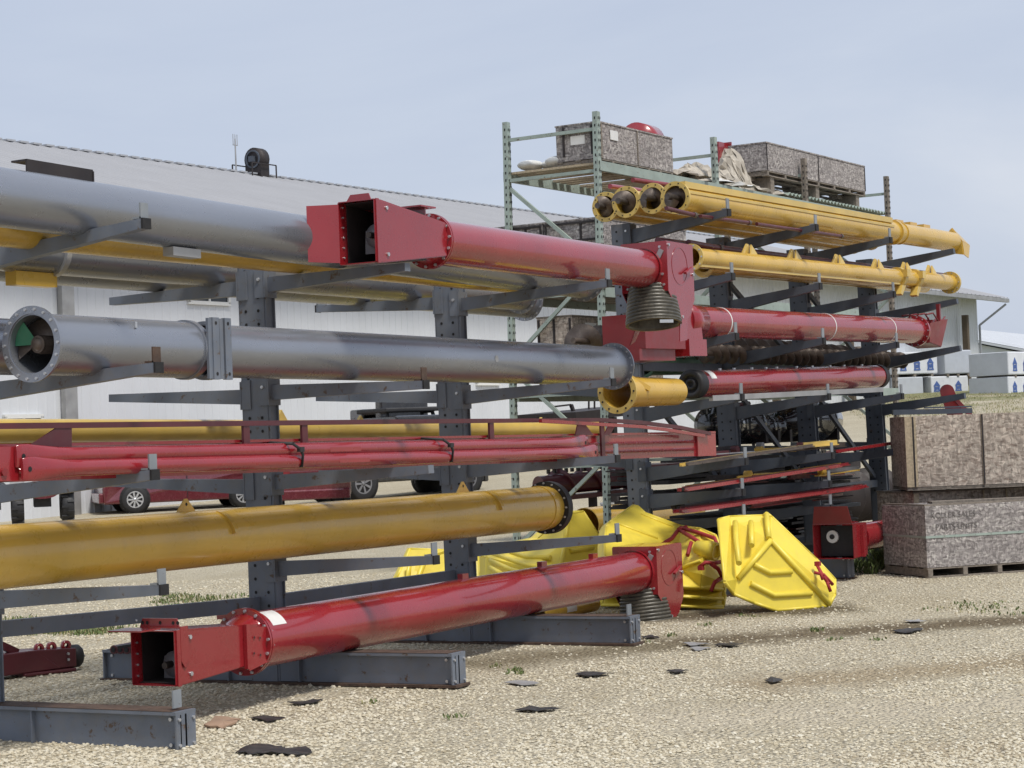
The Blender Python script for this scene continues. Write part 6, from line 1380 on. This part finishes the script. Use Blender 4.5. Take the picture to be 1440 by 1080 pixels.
# ------------------------------------------------------------------ dark stock filling the lower tiers of the far rack
rr = random.Random(21)
for b_ in range(3):
    for z0, hh in ((.34, .42), (.93, .20), (1.22, .24), (1.68, .42)):
        if z0 > 1.5: continue
        sx_ = .75 if b_ == 0 else 0.
        P = g2(S2*b_+.25+sx_-.025*z0, .40, z0); t = thing('steel_plate_bundle', P, 'dark steel plate bundle stacked deep inside the lower tiers of the far rack', 'steel plates', 'dark plate bundles in the far rack')
        z = z0
        while z < z0+hh:
            th_ = rr.uniform(.015, .05); k = MB(); k.box(g2(S2*b_+1.25+sx_*.9+rr.uniform(-.12, .12)-.025*z, .75+rr.uniform(-.08, .08), z+th_/2), 2.1-sx_*1.3+rr.uniform(-.3, .2), .8, th_, (D2, N2, Zv)); k.build('plate', M[rr.choice(('rack2', 'dark', 'dark', 'black', 'maroon'))], t); z += th_+rr.uniform(.004, .02)
for j, (zt, cols) in enumerate(((1.52, ('brownsteel', 'must', 'maroon', 'steelpale', 'dark', 'mustlite')), (1.20, ('maroon', 'brownsteel', 'reddark', 'dark', 'must', 'steelpale')), (.90, ('maroon', 'dark', 'reddark', 'brownsteel', 'maroon', 'dark')))):
    nm = ('fifth', 'sixth', 'seventh')[j]
    for i in range(12):
        x = rr.uniform(-.2, 3.4); y = -1.05+rr.uniform(0, .85); L_ = rr.uniform(.5, 1.7); a = rr.uniform(-.16, .16); z = zt-.02-.035*(y+1.2)+.05+rr.uniform(0, .09); c_ = rr.choice(cols)
        p_ = g2(x-.025*z, y, z); d_ = (D2*math.cos(a)+N2*math.sin(a)+Zv*rr.uniform(-.03, .03)).normalized()
        t = thing('scrap_angle', p_, 'short %s steel offcut lying loose among the strips of the %s tier' % ({'brownsteel': 'brown', 'must': 'yellow', 'mustlite': 'pale yellow', 'maroon': 'maroon', 'steelpale': 'pale grey', 'dark': 'black', 'reddark': 'dull red'}[c_], nm), 'offcut', 'loose offcuts on the %s tier' % nm)
        k = MB(); w_ = rr.uniform(.03, .07); k.bar(p_, p_+d_*L_, w_, .012)
        if i % 2: k.bar(p_+V((0, 0, w_*.5)), p_+d_*L_+V((0, 0, w_*.5)), .010, w_*.9)
        if i % 3 == 0: k.cyl(p_+d_*L_*.2+Zv*.03, p_+d_*L_*.2+Zv*.03+N2*.08, .05, n=10)
        k.build('angle', M[c_], t)
o = O2+N2*-1.30; P = onP(1000, 562, o, N2); Q = onP(1240, 549.5, o, N2); t = thing('steel_angle', P, 'long pale grey angle lying along the arm tips under the plain red tube', 'steel angle'); k = MB(); k.bar(P, Q, .05, .03); k.bar(P+Zv*.02-N2*.02, Q+Zv*.02-N2*.02, .008, .05); k.build('angle', M['steelpale'], t)

# dark gearbox assemblies on the rear arms between the fourth and fifth tiers of the far rack
for x0, L_, r_, lb in ((3.0, 1.5, .26, 'black rounded gearbox housing on the rear arms, between the second and third far columns'), (5.1, 1.9, .28, 'black rounded gearbox housing on the rear arms, nearest the tan crate'), (4.55, .6, .2, 'small black pulley housing between the two larger black gearbox housings')):
    P = g2(x0, .62, 1.66); t = thing('gearbox', P, lb, 'gearbox', 'black gearbox housings on the far rack'); k = MB(); pr = [(0, 0), (0, r_*.55), (L_*.06, r_*.6), (L_*.08, r_*.95), (L_*.4, r_), (L_*.45, r_*.8), (L_*.7, r_*.85), (L_*.74, r_*1.02), (L_*.95, r_*.9), (L_, r_*.4), (L_, 0)]
    k.lathe(P+Zv*r_, D2, pr, 24); k.build('housing', M['carblack'], t)
    for f in (.2, .85): k = MB(); k.box(P+D2*(L_*f)+Zv*(r_*.4), .08, .5, r_*.85, (D2, N2, Zv)); k.build('foot', M['dark'], t)
    k = MB(); k.cyl(P+D2*(L_*.3)+Zv*(r_*1.9), P+D2*(L_*.85)+Zv*(r_*2.05), .035, n=10); k.build('hose', M['steelpale' if r_ < .25 else 'maroon'], t)
    k = MB(); k.bolts(P+Zv*r_+D2*(L_*.08), -D2, r_*.75, 8, .014, .015); k.build('bolt', M['zinc'], t)
